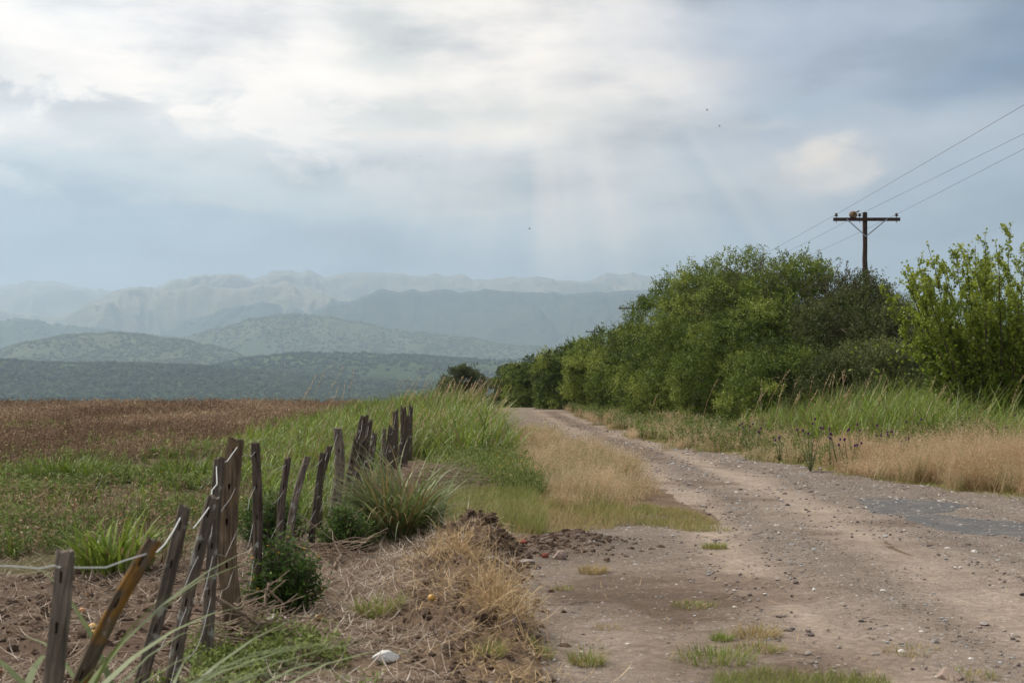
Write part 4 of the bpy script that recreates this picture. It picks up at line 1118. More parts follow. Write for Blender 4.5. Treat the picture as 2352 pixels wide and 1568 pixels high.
rock('rock', 'pale stone at the left edge of the road beside the dry grass', 'rock', 1440, 1107, .05, .04, .025, 'rock_pink', 84, 2, .2, .012)
for k, (px, py, r, mt, lb) in enumerate([
    (193, 1399, .026, 'fruit_o', 'orange coloured fruit lying alone on soil beyond the near posts'),
    (218, 1446, .027, 'fruit_y', 'larger yellow fruit, topmost of the group of three'),
    (220, 1461, .020, 'fruit_y', 'smallest yellow fruit in the middle of the group of three'),
    (233, 1468, .024, 'fruit_y', 'yellow fruit, lowest and rightmost of the group of three'),
    (4, 1548, .026, 'fruit_b', 'brown rotten fruit at the left edge of the picture'),
    (735, 1440, .027, 'fruit_y', 'yellow fruit on litter right of the flowering bush'),
    (993, 1444, .028, 'fruit_y', 'pale yellow fruit on soil left of the large straw heap'),
    (206, 1360, .013, 'fruit_o', 'small orange fruit scrap beyond the lone orange fruit')]):
    rock('fruit', lb, 'fruit', px, py, r, r * .95, r * .85, mt, 90 + k, 2, .06, .004, 'fallen fruit on the ground', .1)

# ------------------------------------------------------------------ thistles in the right verge
rng = np.random.default_rng(100)
TH = [(1860, 1085), (1720, 1040), (1735, 1048), (1905, 1075), (1925, 1080), (1948, 1088), (1960, 1078), (1995, 1070), (2030, 1075), (2060, 1080), (2082, 1085), (2110, 1072), (2135, 1066), (2185, 1075), (2200, 1070), (2230, 1070), (2255, 1072), (2290, 1080), (2310, 1076), (1790, 1062)]
THL = ['bushiest dark green thistle leaning over the road edge', 'slender thistle in the shade at the left start of the tall grass', 'thistle close beside the slender one at the left start of tall grass',
       'thistle just right of the bushiest one', 'second thistle right of the bushiest one', 'third thistle right of the bushiest one, set low in dry grass', 'thistle where tall green grass starts to arch highest',
       'thistle before the highest crest of tall grass', 'thistle right of the highest crest of tall grass', 'purple thistle standing low in the dry grass below the crest', 'lowest thistle in the dry grass below the crest',
       'large headed purple thistle in the middle of the right verge', 'thistle with a cream seed head beside the large purple one', 'thistle left of the seed head group under the poplar', 'tall thistle with cream seed heads under the poplar',
       'thistle right of the tall cream headed one', 'thistle among dry grass under the poplar crown', 'second rightmost thistle by the frame edge', 'rightmost thistle by the frame edge', 'thistle left of the bushiest one, between the weeds']
for i, (px, py) in enumerate(TH):
    loc = gpos(px, py); r = np.random.default_rng(500 + i)
    root = empty('thistle', loc, THL[i], 'thistle', 'thistles in the right verge')
    big = i == 0
    ns = 7 if big else int(r.integers(3, 6)); H = (1.0 if big else .8) * r.uniform(.85, 1.15) * (.8 if i in (1, 2, 19) else 1)
    if i in (5, 9, 10): H *= .7
    st = Acc(); lf = Acc()
    for s in range(ns):
        a = r.uniform(0, 2 * PI); ln = r.uniform(.05, .45); hh = H * r.uniform(.65, 1.0)
        d = Vector((math.cos(a) * math.sin(ln), math.sin(a) * math.sin(ln), math.cos(ln)))
        pts = [Vector((0, 0, 0)), d * hh * .35, d * hh * .7 + Vector((0, 0, .03)), d * hh + Vector((0, 0, .05))]
        V, Fs = tube1(pts, np.array([.006, .005, .004, .003]) * 1.3, 4); st.add(V, Fs, tint=r.uniform(.2, .6), t=.5)
        n = 26 if big else 13
        t = r.uniform(.05, .9, n)[:, None]; q = np.array(pts[0])[None] * (1 - t) + np.array(pts[3])[None] * t
        dd = np.column_stack([r.normal(0, 1, n), r.normal(0, 1, n), r.uniform(-.2, .6, n)])
        V, Fc = leaves(q, dd, np.array([0, 0, 1.]) + r.normal(0, .3, (n, 3)), .10 * r.uniform(.5, 1.2, n) * (1.2 - t[:, 0] * .7), .028); st.add(V, Fc, tint=np.repeat(r.uniform(.1, .9, n), 4), t=.5)
        top = pts[3]
        hr = .021
        V, Fs = lathe([(.003, -.016), (hr * .9, -.008), (hr, .008), (hr * .8, .02), (hr * .85, .026), (.004, .03)], 8)
        cream = r.random() < (.3 if i in (12, 14, 15, 18, 11) else .1)
        build('flower_head', V, Fs, M['cream' if cream else 'purple'], root, smooth=True, loc=top)
    st.make('stems', M['thistle_stem'], root)

# ------------------------------------------------------------------ hedge shrubs
def n3(p, s, seed): return .5 * (fbm(p[:, 0] * s + p[:, 2] * s * .63, p[:, 1] * s - p[:, 2] * s * .41, seed, 2) + fbm(p[:, 2] * s, p[:, 0] * s * .7 + p[:, 1] * s * .5, seed + 7, 2))

def crown(lobes, n, rng, lo=.84, hi=1.03, rej=.82):
    C = np.array([l[0] for l in lobes]); R = np.array([l[1] for l in lobes])
    w = (R.prod(1)) ** (2 / 3); w /= w.sum()
    out = []; dirs = []; c = 0
    while c < n:
        k = rng.choice(len(lobes), n, p=w); d = nrm(rng.normal(0, 1, (n, 3)))
        p = C[k] + d * R[k] * rng.uniform(lo, hi, (n, 1))
        q = ((p[:, None] - C[None]) / R[None]); inside = (np.linalg.norm(q, axis=2) < rej).any(1)
        ok = ~inside & (p[:, 2] > .05)
        out.append(p[ok]); dirs.append(nrm(d[ok] / R[k][ok])); c += ok.sum()
    return np.concatenate(out)[:n], np.concatenate(dirs)[:n]

def shrub(label, px, topy, Y, R, nshoot, seed, mat='hedge', leafl=.06, twigs=60, dead=0, depthR=None, tintc=.5, name='hedge_shrub', cat='shrub', group='shrubs of the hedge beside the road', Hs=None, bare=0):
    rng = np.random.default_rng(seed)
    x0 = (px - CX) / F * Y; g0 = z1(x0, Y)
    H = CAMZ + (HY - topy) / F * Y - g0 if Hs is None else Hs
    root = empty(name, (x0, Y, g0), label, cat, group)
    lobes = [((0, 0, H * .48), (R * .74, R * .74, H * .47))]
    for i in range(13):
        a = 2 * PI * i / 13 * 2.4 + rng.uniform(0, .8); zc = H * rng.choice([.16, .3, .5, .66], p=[.3, .25, .25, .2])
        rd = R * (.44 if zc < .25 * H else .64 if zc < .55 * H else .4) * rng.uniform(.8, 1.1)
        lr = R * rng.uniform(.32, .48)
        lobes.append(((math.cos(a) * rd, math.sin(a) * rd, max(zc, lr * .7)), (lr, lr, min(lr * rng.uniform(.9, 1.2), H * .96 - max(zc, lr * .7)) if H * .96 - zc > .3 else lr * .6)))
    acc = Acc()
    def shoots(p, d, L, nl, ls, up=.35, jit=.5, spread=.05, base=None):
        n = len(p)
        d = nrm(d + np.array([0, 0, up]) + rng.normal(0, jit, d.shape)); LL = L * rng.uniform(.5, 1.25, n)
        idx = np.repeat(np.arange(n), nl); s = rng.uniform(-.25, 1, len(idx))[:, None]
        q = p[idx] + d[idx] * LL[idx][:, None] * s + rng.normal(0, spread, (len(idx), 3)); q[:, 2] = np.maximum(q[:, 2], .02)
        ax = nrm(d[idx] * .6 + rng.normal(0, .7, q.shape))
        V, Fc = leaves(q, ax, rng.normal(0, .7, q.shape) + np.array([0, 0, .6]), ls * rng.uniform(.65, 1.3, len(idx)), ls * .6, .1)
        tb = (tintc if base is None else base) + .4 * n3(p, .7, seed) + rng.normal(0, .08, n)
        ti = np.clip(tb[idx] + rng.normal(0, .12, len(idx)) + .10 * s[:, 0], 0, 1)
        acc.add(V, Fc, tint=np.repeat(ti, 4))
        return d, LL
    nb = max(40, nshoot // 27)
    bc, bd = crown(lobes, nb, rng, .80, 1.0, .86)
    br = R * rng.uniform(.11, .29, nb)
    bc = bc + bd * (R * .10 * rng.normal(0, 1, nb))[:, None]
    bd = nrm(bd + np.array([0, 0, .45]))
    per = rng.poisson(np.clip(nshoot * 1.05 * br ** 2 / (br ** 2).sum(), 4, None)).astype(int)
    bi = np.repeat(np.arange(nb), per)
    u = nrm(rng.normal(0, 1, (len(bi), 3))); dt = (u * bd[bi]).sum(1)
    u = np.where((dt < -.15)[:, None], u - 1.7 * dt[:, None] * bd[bi], u)
    bt = tintc + .03 + rng.normal(0, .2, nb)
    p = bc[bi] + u * br[bi][:, None] * np.array([1.1, 1.1, .8]) * rng.uniform(.65, 1.08, (len(bi), 1))
    k_ = p[:, 2] > .05
    shoots(p[k_], u[k_], .26, 16, leafl, .25, .45, .045, bt[bi][k_])
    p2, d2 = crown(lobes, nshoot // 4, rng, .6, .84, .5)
    shoots(p2, d2, .4, 14, leafl * 1.3, .2, .8, .1, np.full(len(p2), tintc - .2))  # inner leaves tinted darker: shade of the shrub interior put into their colour
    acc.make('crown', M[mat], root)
    # trunk and limbs
    acc = Acc()
    for k in range(9):
        c, r_ = lobes[k]; c = np.array(c)
        b = np.array([rng.normal(0, .25), rng.normal(0, .25), -.15]); m_ = (b + c) / 2 + rng.normal(0, .15, 3)
        V, Fs = tube1([b, b * .6 + m_ * .4 + np.array([0, 0, .1]), m_, c], np.array([.085, .07, .05, .02]), 6); acc.add(V, Fs)
    acc.make('trunk', M['bark'], root, smooth=True)
    # protruding sprays at the top
    if twigs + bare > 8:
        acc = Acc(); la = Acc()
        p, d = crown(lobes, max(8, (twigs + bare) * 4), rng, .9, 1.0, .88)
        o_ = np.argsort(-p[:, 2] - rng.uniform(0, H * .35, len(p)))
        for j, k in enumerate(o_[:twigs + bare]):
            dd = nrm(d[k] * .7 + np.array([.15, 0, .7]) + rng.normal(0, .3, 3)); L = rng.uniform(.35, 1.0)
            pts = [p[k] - dd * .3]
            for s in range(5):
                dd = nrm(dd + rng.normal(0, .16, 3)); pts.append(pts[-1] + dd * (L + .3) / 5)
            V, Fs = tube1(pts, np.linspace(.011, .004, 6), 3, False); acc.add(V, Fs)
            pp = np.array(pts)
            for b in range(3):
                s = rng.integers(2, 5); d3 = nrm(dd + rng.normal(0, .7, 3)); bl = rng.uniform(.12, .35)
                e = pp[s] + d3 * bl; V, Fs = tube1([pp[s], (pp[s] + e) / 2 + rng.normal(0, .01, 3), e], (.007, .006, .004), 3, False); acc.add(V, Fs)
                if j < twigs:
                    n = 5; t = rng.uniform(.2, 1, n)[:, None]; q = pp[s] * (1 - t) + e * t
                    V, Fc = leaves(q, rng.normal(0, 1, q.shape), rng.normal(0, 1, q.shape), leafl * .9, leafl * .5); la.add(V, Fc, tint=np.repeat(rng.uniform(.1, .6, n), 4))
            if j < twigs:
                n = 9; t = rng.uniform(1.5, 5, n); i0 = np.minimum(t.astype(int), 4); f = (t - i0)[:, None]; q = pp[i0] * (1 - f) + pp[i0 + 1] * f
                V, Fc = leaves(q, rng.normal(0, 1, q.shape), rng.normal(0, 1, q.shape), leafl * .9, leafl * .5); la.add(V, Fc, tint=np.repeat(rng.uniform(.1, .6, n), 4))
        tw = acc.make('twigs', M['twig'], root); tw['kind'] = 'stuff'
        if la.n: la.make('twig_leaves', M[mat], tw)
    if dead:
        p, d = crown(lobes, dead * 3, rng, .9, 1.02, .85)
        o_ = np.argsort(p[:, 1] + rng.uniform(0, 1.5, len(p)))[:dead]
        p, d = p[o_], d[o_]
        n = len(p); dd = nrm(d + rng.normal(0, .8, d.shape)); L = rng.uniform(.3, .9, n)
        t = np.linspace(-.2, 1, 5)[None, :, None]
        P = p[:, None] + dd[:, None] * L[:, None, None] * t + rng.normal(0, .05, (n, 5, 3))
        V, Fc = tubes(P, np.linspace(.010, .004, 5)[None] * np.ones((n, 1)), 3)
        build('dead_twigs', V, Fc, M['twig'], root)['kind'] = 'stuff'
    return root

HEDGE = [
 ('dull twiggy shrub at the right end of the hedge', 2062, 715, 46.5, 2.3, 3600, 'hedge_dark', 60, 110, .46, 60),
 ('grey green shrub with bare twigs in front of the tall power pole', 1955, 636, 48.5, 2.6, 4600, 'hedge_dark', 80, 90, .5, 60),
 ('high domed shrub left of the tall power pole', 1845, 584, 50, 2.7, 4600, 'hedge', 90, 60, .5, 20),
 ('tallest shrub at the top of the hedge', 1735, 580, 52, 2.7, 4600, 'hedge', 110, 20, .56, 10),
 ('bright green shrub on the left shoulder of the tallest one', 1632, 610, 56, 2.7, 4400, 'hedge', 80, 10, .56, 10),
 ('dark shrub with a long twig pointing left at its top', 1545, 664, 62, 2.6, 4000, 'hedge', 70, 10, .44, 10),
 ('shrub in the middle of the hedge below the second pole crossarm', 1462, 740, 70, 2.5, 3400, 'hedge', 50, 10, .5, 5),
 ('shrub beside the third pole crossarm', 1390, 784, 80, 2.6, 2900, 'hedge', 40, 8, .54, 5),
 ('peaked shrub near the far end of the hedge', 1322, 788, 92, 2.7, 2700, 'hedge', 40, 5, .48, 5),
 ('low shrub second from the far end of the hedge', 1262, 822, 106, 2.9, 2500, 'hedge', 30, 5, .52, 0),
 ('dark olive tree at the far left end of the hedge', 1192, 842, 126, 2.4, 2300, 'hedge_dark', 40, 10, .45, 0),
 ('low green shrub filling the far gap of the hedge by the road crest', 1215, 850, 112, 2.6, 2200, 'hedge', 0, 0, .45, 0),
]
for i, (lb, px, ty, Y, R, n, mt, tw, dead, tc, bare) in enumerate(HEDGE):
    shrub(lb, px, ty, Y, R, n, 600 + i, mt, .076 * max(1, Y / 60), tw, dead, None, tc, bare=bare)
# lower skirts of the hedge facing the road
shrub('low green shrub at the hedge foot behind the start of the tall grass', 1790, 800, 46.5, 1.9, 2600, 631, 'hedge', .068, 0, 30, None, .40)
shrub('low green shrub bulging from the hedge foot above the road verge', 1650, 830, 52.5, 1.7, 2000, 632, 'hedge', .062, 0, 10, None, .48)
shrub('low grey twiggy shrub under the right shoulder of the hedge', 1960, 800, 44.5, 1.9, 2500, 633, 'hedge_dark', .066, 0, 90, None, .52)
shrub('low rounded shrub at the hedge foot beside the road bend', 1525, 845, 59, 1.6, 1700, 634, 'hedge', .065, 0, 10, None, .46)
shrub('round dark bush standing alone beyond the fence line grass', 1062, 842, 104, 1.75, 1500, 640, 'hedge_dark', .10, 25, 5, None, .4, 'round_bush', 'bush', None)

# ------------------------------------------------------------------ the young poplar at the right
def poplar():
    rng = np.random.default_rng(700)
    Y = 33.0; x0 = (2306 - CX) / F * Y; g0 = z1(x0, Y)
    root = empty('poplar_tree', (x0, Y, g0), 'bright green young poplar with upright leafy shoots at the right edge', 'tree')
    trunk = Acc(); lv = Acc(); tw = Acc()
    for k in range(80):
        a = k * 2.399 + rng.uniform(-.3, .3); ln = .80 * math.sqrt((k + .5) / 80); H = rng.uniform(3.3, 5.35) * (1 - .12 * (ln / .62) ** 2)
        hx, hy = math.cos(a), math.sin(a) * .8
        pts = []
        for s in np.linspace(0, 1, 9):
            out = math.sin(ln) * H * (s ** .75) * .88; up = H * s * math.cos(ln * (1 - .6 * s))
            pts.append(np.array([hx * out * 1.12 + .1 * hx, hy * out + .1 * hy, up]) + rng.normal(0, .03, 3) * s)
        pts = np.array(pts)
        V, Fs = tube1(pts, np.linspace(.032, .005, 9), 5); trunk.add(V, Fs)
        # side shoots
        ns = 30
        for j in range(ns):
            s = rng.uniform(.12, .97); i0 = min(int(s * 8), 7); f = s * 8 - i0; b = pts[i0] * (1 - f) + pts[i0 + 1] * f
            aa = rng.uniform(0, 2 * PI); o_ = rng.uniform(.35, 1.2)
            d = nrm(np.array([math.cos(aa) * o_, math.sin(aa) * o_, 1.0])); L = rng.uniform(.3, .85) * (1.15 - .7 * s)
            e = b + d * L
            V, Fs = tube1([b, (b + e) / 2, e], (.007, .005, .003), 3, False); tw.add(V, Fs)
            n = int(18 + 46 * L); t = rng.uniform(.05, 1.05, n)[:, None]
            q = b * (1 - t) + e * t + rng.normal(0, .03, (n, 3))
            ax = nrm(d * .4 + rng.normal(0, .7, q.shape) + np.array([.25, 0, -.1]))
            V, Fc = leaves(q, ax, rng.normal(0, .8, q.shape) + np.array([0, 0, .5]), rng.uniform(.055, .09, n), .052, .12)
            tint = np.clip(.28 + .4 * s + .3 * rng.normal(0, .4) + rng.normal(0, .14, n), 0, 1)
            lv.add(V, Fc, tint=np.repeat(tint, 4))
        # leaf at the leader tip
        n = 26; t = rng.uniform(.72, 1.02, n)
        i0 = np.minimum((t * 8).astype(int), 7); f = (t * 8 - i0)[:, None]; q = pts[i0] * (1 - f) + pts[i0 + 1] * f + rng.normal(0, .03, (n, 3))
        V, Fc = leaves(q, rng.normal(0, .7, q.shape) + np.array([.3, 0, .3]), rng.normal(0, 1, q.shape), rng.uniform(.06, .09, n), .06, .12); lv.add(V, Fc, tint=np.repeat(rng.uniform(.3, .8, n), 4))
    # dense low skirt
    n = 6000
    p = np.column_stack([rng.normal(0, .8, n), rng.normal(0, .6, n), rng.uniform(.1, 2.6, n)])
    p[:, :2] *= (.55 + .45 * p[:, 2:3] / 1.2)
    V, Fc = leaves(p, rng.normal(0, 1, p.shape), rng.normal(0, .8, p.shape) + np.array([0, 0, .5]), rng.uniform(.07, .11, n), .07, .12)
    lv.add(V, Fc, tint=np.repeat(np.clip(rng.normal(.25, .18, n), 0, 1), 4))
    trunk.make('trunk', M['bark'], root, smooth=True); tw.make('twigs', M['twig'], root); lv.make('crown', M['poplar'], root)
poplar()

# ------------------------------------------------------------------ power poles
def make_pole(label, px, army, Y, shaft=10.5):
    x0 = (px - CX) / F * Y; zc = CAMZ + (HY - army) / F * Y
    root = empty('power_pole', (x0, Y, zc), label, 'power pole', 'wooden power poles behind the hedge')
    return root
def pole_parts(root, shaft):
    r = np.random.default_rng(800)
    pts = [(.012 * math.sin(z * .9) + .005 * r.normal(), .0, z) for z in np.linspace(-shaft, .30, 22)]
    pts = np.array(pts); pts[-4:, 0] = 0
    V, Fs = tube1(pts, np.linspace(.135, .092, 22) * (1 + r.normal(0, .035, 22)), 14)
    build('shaft', V, Fs, M['pole_wood'], root, smooth=False)
    V, Fs = box(.04, -.13, 0, 2.72, .10, .135, .006); arm = build('crossarm', V, Fs, M['pole_wood'], root)
    for x in (-.80, .87):
        a = Vector((x, -.19, 0.01)); b = Vector((.0, -.17, -.70)); d = (b - a).normalized(); sd = Vector((-d.z, 0, d.x)).normalized() * .022
        V = [];
        for q in (a, b):
            for s1, s2 in ((-1, -.004), (1, -.004), (1, .004), (-1, .004)): V.append(tuple(q + sd * s1 + Vector((0, s2, 0))))
        build('brace', np.array(V), [np.array([(0, 1, 5, 4), (1, 2, 6, 5), (2, 3, 7, 6), (3, 0, 4, 7), (3, 2, 1, 0), (4, 5, 6, 7)])], M['steel'], root)
    for x in (-1.20, -.243, 1.26):
        V, Fs = lathe([(.001, .12), (.028, .125), (.030, .15), (.078, .155), (.082, .175), (.05, .195), (.034, .20), (.034, .215), (.062, .22), (.064, .245), (.045, .265), (.03, .27), (.001, .272)], 14)
        ins = build('insulator', V, Fs, M['porcelain'], root, smooth=True, loc=(x, -.13, -.02))
        V, Fs = tube1([(0, 0, -.13), (0, 0, .13)], .011, 8); build('pin', V, Fs, M['steel'], ins)
        V, Fs = lathe([(.001, -.085), (.022, -.085), (.022, -.06), (.001, -.06)], 6); build('nut', V, Fs, M['steel'], ins)
pole1 = make_pole('nearest dark wooden power pole with nest on its crossarm', 1989, 503.7, 58.0)
pole_parts(pole1, 9.6)
def copy_tree(o, parent=None):
    c = o.copy(); COL.objects.link(c)
    if parent: c.parent = parent
    for ch in o.children: copy_tree(ch, c)
    return c
for px, ay, Y, lb, k in ((1454, 708, 133.0, 'second power pole, its crossarm just above the middle of the hedge', 1), (1366, 762, 205.0, 'farthest power pole, its small crossarm near the hedge end', 2)):
    c = copy_tree(pole1); c.location = ((px - CX) / F * Y, Y, CAMZ + (HY - ay) / F * Y); tag(c, lb, 'power pole')

# power lines
def ins_pt(pole, x): return Vector(pole[0]) + Vector((x, -.13, .19))
PL = [((1989 - CX) / F * 58, 58, CAMZ + (HY - 503.7) / F * 58), ((1454 - CX) / F * 133, 133, CAMZ + (HY - 708) / F * 133), ((1366 - CX) / F * 205, 205, CAMZ + (HY - 762) / F * 205)]
EDGE = [(34.6, (2352, 234)), (38.7, (2352, 302)), (41.3, (2352, 338))]
LB = ['leftmost power line from the near crossarm end', 'middle power line from the insulator beside the pole top', 'rightmost power line from the right crossarm end']
for w_, x in enumerate((-1.20, -.243, 1.26)):
    a = Vector(PL[0]) + Vector((x, -.13, .205)); Ye, (ex, ey) = EDGE[w_]; e = P3(ex, ey, Ye)
    d = (e - a); far = a + d * (62 / (58 - Ye)); far.z = a.z + (e.z - a.z) * 2.0
    pts = []
    for t in np.linspace(0, 1, 14):
        q = far.lerp(a, t); q.z = far.z * (1 - t) + a.z * t - .10 * math.sin(PI * t); pts.append(q)
    for i in range(2):
        s0 = Vector(PL[i]) + Vector((x, -.13, .205)); s1 = Vector(PL[i + 1]) + Vector((x, -.13, .205))
        for t in np.linspace(0, 1, 16)[1:]:
            q = s0.lerp(s1, t); q.z -= .75 * 4 * t * (1 - t); pts.append(q)
    V, Fs = tube1(pts, .0055, 5); a_ = Acc(); a_.add(V, Fs)
    o = a_.make('power_line', M['cable'], smooth=True); tag(o, LB[w_], 'power line', 'power lines between the poles')

# ovenbird nest on the crossarm
P1 = Vector(PL[0])
v, f = icosub(3)
v = v * (1 + .05 * fbm(v[:, 0] * 3, v[:, 1] * 3 + v[:, 2] * 2, 5, 3))[:, None]
hd = nrm(np.array([.42, -.9, -.05])); dd = v @ hd
v = np.where((dd > .80)[:, None], v - hd * (1.35 * (dd - .80) + .28)[:, None], v)     # the entrance is a real hollow
v[:, 2] = np.where(v[:, 2] < -.75, -.75, v[:, 2])
v = v * np.array([.165, .15, .155])
nest = build('bird_nest', v, f, M['mud'], smooth=True, loc=(P1.x - .51, P1.y - .13, P1.z + .0675 + .116))
tag(nest, 'domed mud oven nest sitting on the near crossarm', 'bird nest')
# birds
def bird(label, loc, L, mat, heading, wing_up, seed, legs=False, glide=False, pitch=0, cat='bird', group=None, folded=False):
    root = empty('bird', loc, label, cat, group); root.rotation_euler = (0, -pitch, heading); root.scale = (L, L, L)
    prof = [(.001, -.36), (.045, -.33), (.05, -.25), (.09, -.12), (.125, .02), (.12, .14), (.085, .24), (.08, .29), (.085, .34), (.07, .39), (.028, .425), (.012, .47), (.001, .5)]
    V, Fs = lathe(prof, 12)
    V = np.column_stack([V[:, 2], V[:, 1], V[:, 0] * .95 + .02 * np.sin(V[:, 2] * 3)])
    t = np.array([(-.30, -.03, 0), (-.30, .03, 0), (-.52, .075, -.01), (-.52, -.075, -.01), (-.30, -.03, .02), (-.30, .03, .02), (-.52, .075, .003), (-.52, -.075, .003)])
    n = len(V); V = np.concatenate([V, t])
    Fs = [np.concatenate([Fs[0], np.array([(0, 1, 2, 3), (7, 6, 5, 4), (0, 4, 5, 1), (1, 5, 6, 2), (2, 6, 7, 3), (3, 7, 4, 0)]) + n])]
    build('body', V, Fs, M[mat], root, smooth=True)
    for s in (-1, 1):
        if folded:
            pts = np.array([(.2, .09, .06), (.05, .14, .05), (-.2, .10, .03), (-.38, .04, .03)]); ch = np.array([.07, .1, .08, .02])
            top = pts + np.array([0, .012, 0]); 
            W = np.concatenate([np.column_stack([pts[:, 0], pts[:, 1], pts[:, 2] + ch]), np.column_stack([pts[:, 0], pts[:, 1] + .015, pts[:, 2] - ch])])
        else:
            span = np.array([0, .25, .5, .72]); ch = np.array([.24, .26, .18, .03]); sw = np.array([.05, .10, .02, -.16])
            z = span * math.sin(wing_up); yv = .07 + span * math.cos(wing_up)
            W = np.concatenate([np.column_stack([sw + ch * .5, yv, z + .06]), np.column_stack([sw - ch * .5, yv, z + .05])])
        k = 4; W2 = np.concatenate([W, W + np.array([0, 0, .012]) if not folded else W + np.array([0, .012, 0])]); W2[:, 1] *= s
        q = []
        for i in range(k - 1):
            q += [(i, i + 1, k + i + 1, k + i), (2 * k + i, 3 * k + i, 3 * k + i + 1, 2 * k + i + 1), (i, 2 * k + i, 2 * k + i + 1, i + 1), (k + i, k + i + 1, 3 * k + i + 1, 3 * k + i)]
        q += [(0, k, 3 * k, 2 * k), (k - 1, 3 * k - 1, 4 * k - 1, 2 * k - 1)]
        build('wing', W2, [np.array(q)], M[mat], root, smooth=False)
    if legs:
        for s in (-.035, .035):
            V, Fs = tube1([(-.08, s, -.09), (-.12, s, -.17), (-.10, s, -.25)], .010, 5); build('leg', V, Fs, M['bark'], root)
bird('brown bird hovering just above the nest on the near pole', P3(1973, 485, 57.9), .215, 'feather', math.radians(8), .9, 1, True, pitch=math.radians(24), folded=True)
for px, py, Y, L, hdg, wu, lb in ((1627, 251, 90, .19, 2.2, .9, 'upper small dark bird of the pair left of the pole'), (1655, 288, 95, .19, 2.0, 1.0, 'lower small dark bird of the pair left of the pole'),
     (1216, 525, 110, .21, .3, .6, 'small dark bird flying alone above the hills near the middle'), (926, 357, 130, .18, 1.5, .7, 'speck sized bird, upper left of the far group of three'), (928, 365, 140, .16, 1.5, .2, 'speck sized bird just below the upper left one of three'),
     (964, 358, 150, .14, .6, .5, 'tiniest speck sized bird at the right of the far group of three')):
    bird(lb, P3(px, py, Y), L, 'darkbird', hdg, wu, 2, group='birds flying in the distance')

# ------------------------------------------------------------------ far hills
def hillmat(name, low, high, rock_c, hz0, hz1, tex=1.0):
    m, nt, N, Lk, p = newmat(name)
    co = texco(nt)
    n1 = noise_tex(nt, co, .004 * tex, 6, .65); n2 = noise_tex(nt, co, .02 * tex, 4, .7); n3_ = noise_tex(nt, co, .09, 3, .6)
    hgt = attr(nt, 'rel').outputs['Fac']
    k = math_n(nt, 'ADD', hgt, math_n(nt, 'MULTIPLY', math_n(nt, 'SUBTRACT', n1, .5), 1.5))
    kk = ramp(nt, k, [(hz0, (0, 0, 0)), (hz1, (1, 1, 1))])
    c = mixc(nt, kk, low, high)
    c = mixc(nt, ramp(nt, n2, [(.5, (0, 0, 0)), (.68, (.8, .8, .8))]), c, rock_c)
    c = mixc(nt, 1, c, ramp(nt, n3_, [(.3, (.62, .64, .6)), (.7, (1.3, 1.3, 1.3))]), 'MULTIPLY')
    Lk.new(c, p.inputs['Base Color']); p.inputs['Roughness'].default_value = 1; p.inputs['Specular IOR Level'].default_value = 0
    return m
HM_wood = hillmat('wooded_hill', (.045, .068, .03), (.075, .10, .04), (.03, .05, .024), .3, .9)
HM_light = hillmat('light_wooded_hill', (.085, .104, .052), (.12, .13, .07), (.055, .072, .04), .3, .9)  # paler copy of the wooded tone, sunlight on the woods painted in
HM_dark = hillmat('dark_ridge', (.06, .08, .045), (.05, .06, .045), (.035, .045, .035), .4, 1)
HM_mtn = hillmat('grassy_mountain', (.075, .095, .05), (.25, .215, .135), (.09, .095, .065), .28, .85)

BASEZ = -28.0
woods = []
def hill(label, prof, D, depth, mat, seed, amp=.12, nu=640, nv=110, rough=1.0):
    prof = np.array(prof, float)
    px0 = prof[0, 0] - 50; px1 = prof[-1, 0] + 50
    px = np.linspace(min(-700, px0), max(3100, px1), nu) if False else np.linspace(px0, px1, nu)
    cy = np.interp(px, prof[:, 0], prof[:, 1])
    ker = np.array([1, 2, 3, 2, 1.]); ker /= ker.sum(); cy = np.convolve(np.pad(cy, 2, 'edge'), ker, 'valid')
    xc = (px - CX) / F * D; zc = CAMZ + (HY - cy) / F * D
    zc = zc + (zc - BASEZ) * .035 * rough * fbm(px * .035, px * 0 + seed, seed, 4)
    v = np.concatenate([np.linspace(0, 1, nv), np.linspace(1.04, 2, 14)])
    # front 0..1, back 1..2
    Yv = D - depth * (1 - v) ; Yv = np.where(v > 1, D + (v - 1) * depth * .8, Yv)
    f = np.where(v <= 1, 1 - np.cos(np.clip(v, 0, 1) * PI / 2) ** 1.15 if False else np.sin(np.clip(v, 0, 1) * PI / 2) ** 1.25, np.cos((np.clip(v, 1, 2) - 1) * PI / 2))
    Xg = xc[None] * (Yv / D)[:, None]; Yg_ = np.broadcast_to(Yv[:, None], Xg.shape)
    s = 1 / (depth * .28)
    wx = fbm(Xg * s * .7, Yg_ * s * .5, seed + 9, 3) * .8
    ns = (ridged(Xg * s + wx, Yg_ * s * .6 + wx, seed + 3, 4) - .55) + .10 * (ridged(Xg * s * 3.1 + wx, Yg_ * s * 1.7, seed + 5, 4) - .55)
    env = np.where(v <= 1, np.clip(v, 0, 1) * (1 - np.clip(v, 0, 1) ** 3) * 2.0, 0)[:, None]
    Zg = BASEZ + (zc[None] - BASEZ) * f[:, None] + (zc[None] - BASEZ) * amp * 4.5 * ns * env
    # keep the front slope from rising above the crest line seen from the valley
    lim = CAMZ + (zc[None] - CAMZ) * (Yg_ / D) * .985
    Zg = np.where((v < .98)[:, None] & (zc[None] > CAMZ), np.minimum(Zg, lim), Zg)
    Zg[0] = BASEZ - 2; Zg[-1] = BASEZ - 2
    rel = (Zg - BASEZ) / (Zg.max() - BASEZ)
    o = build('hills', np.stack([Xg, Yg_, Zg], -1).reshape(-1, 3), grid_faces(len(v), nu), mat, smooth=True, attrs={'rel': rel.ravel()})
    tag(o, kind='structure', label=label)
    return Xg, Yg_, Zg, v

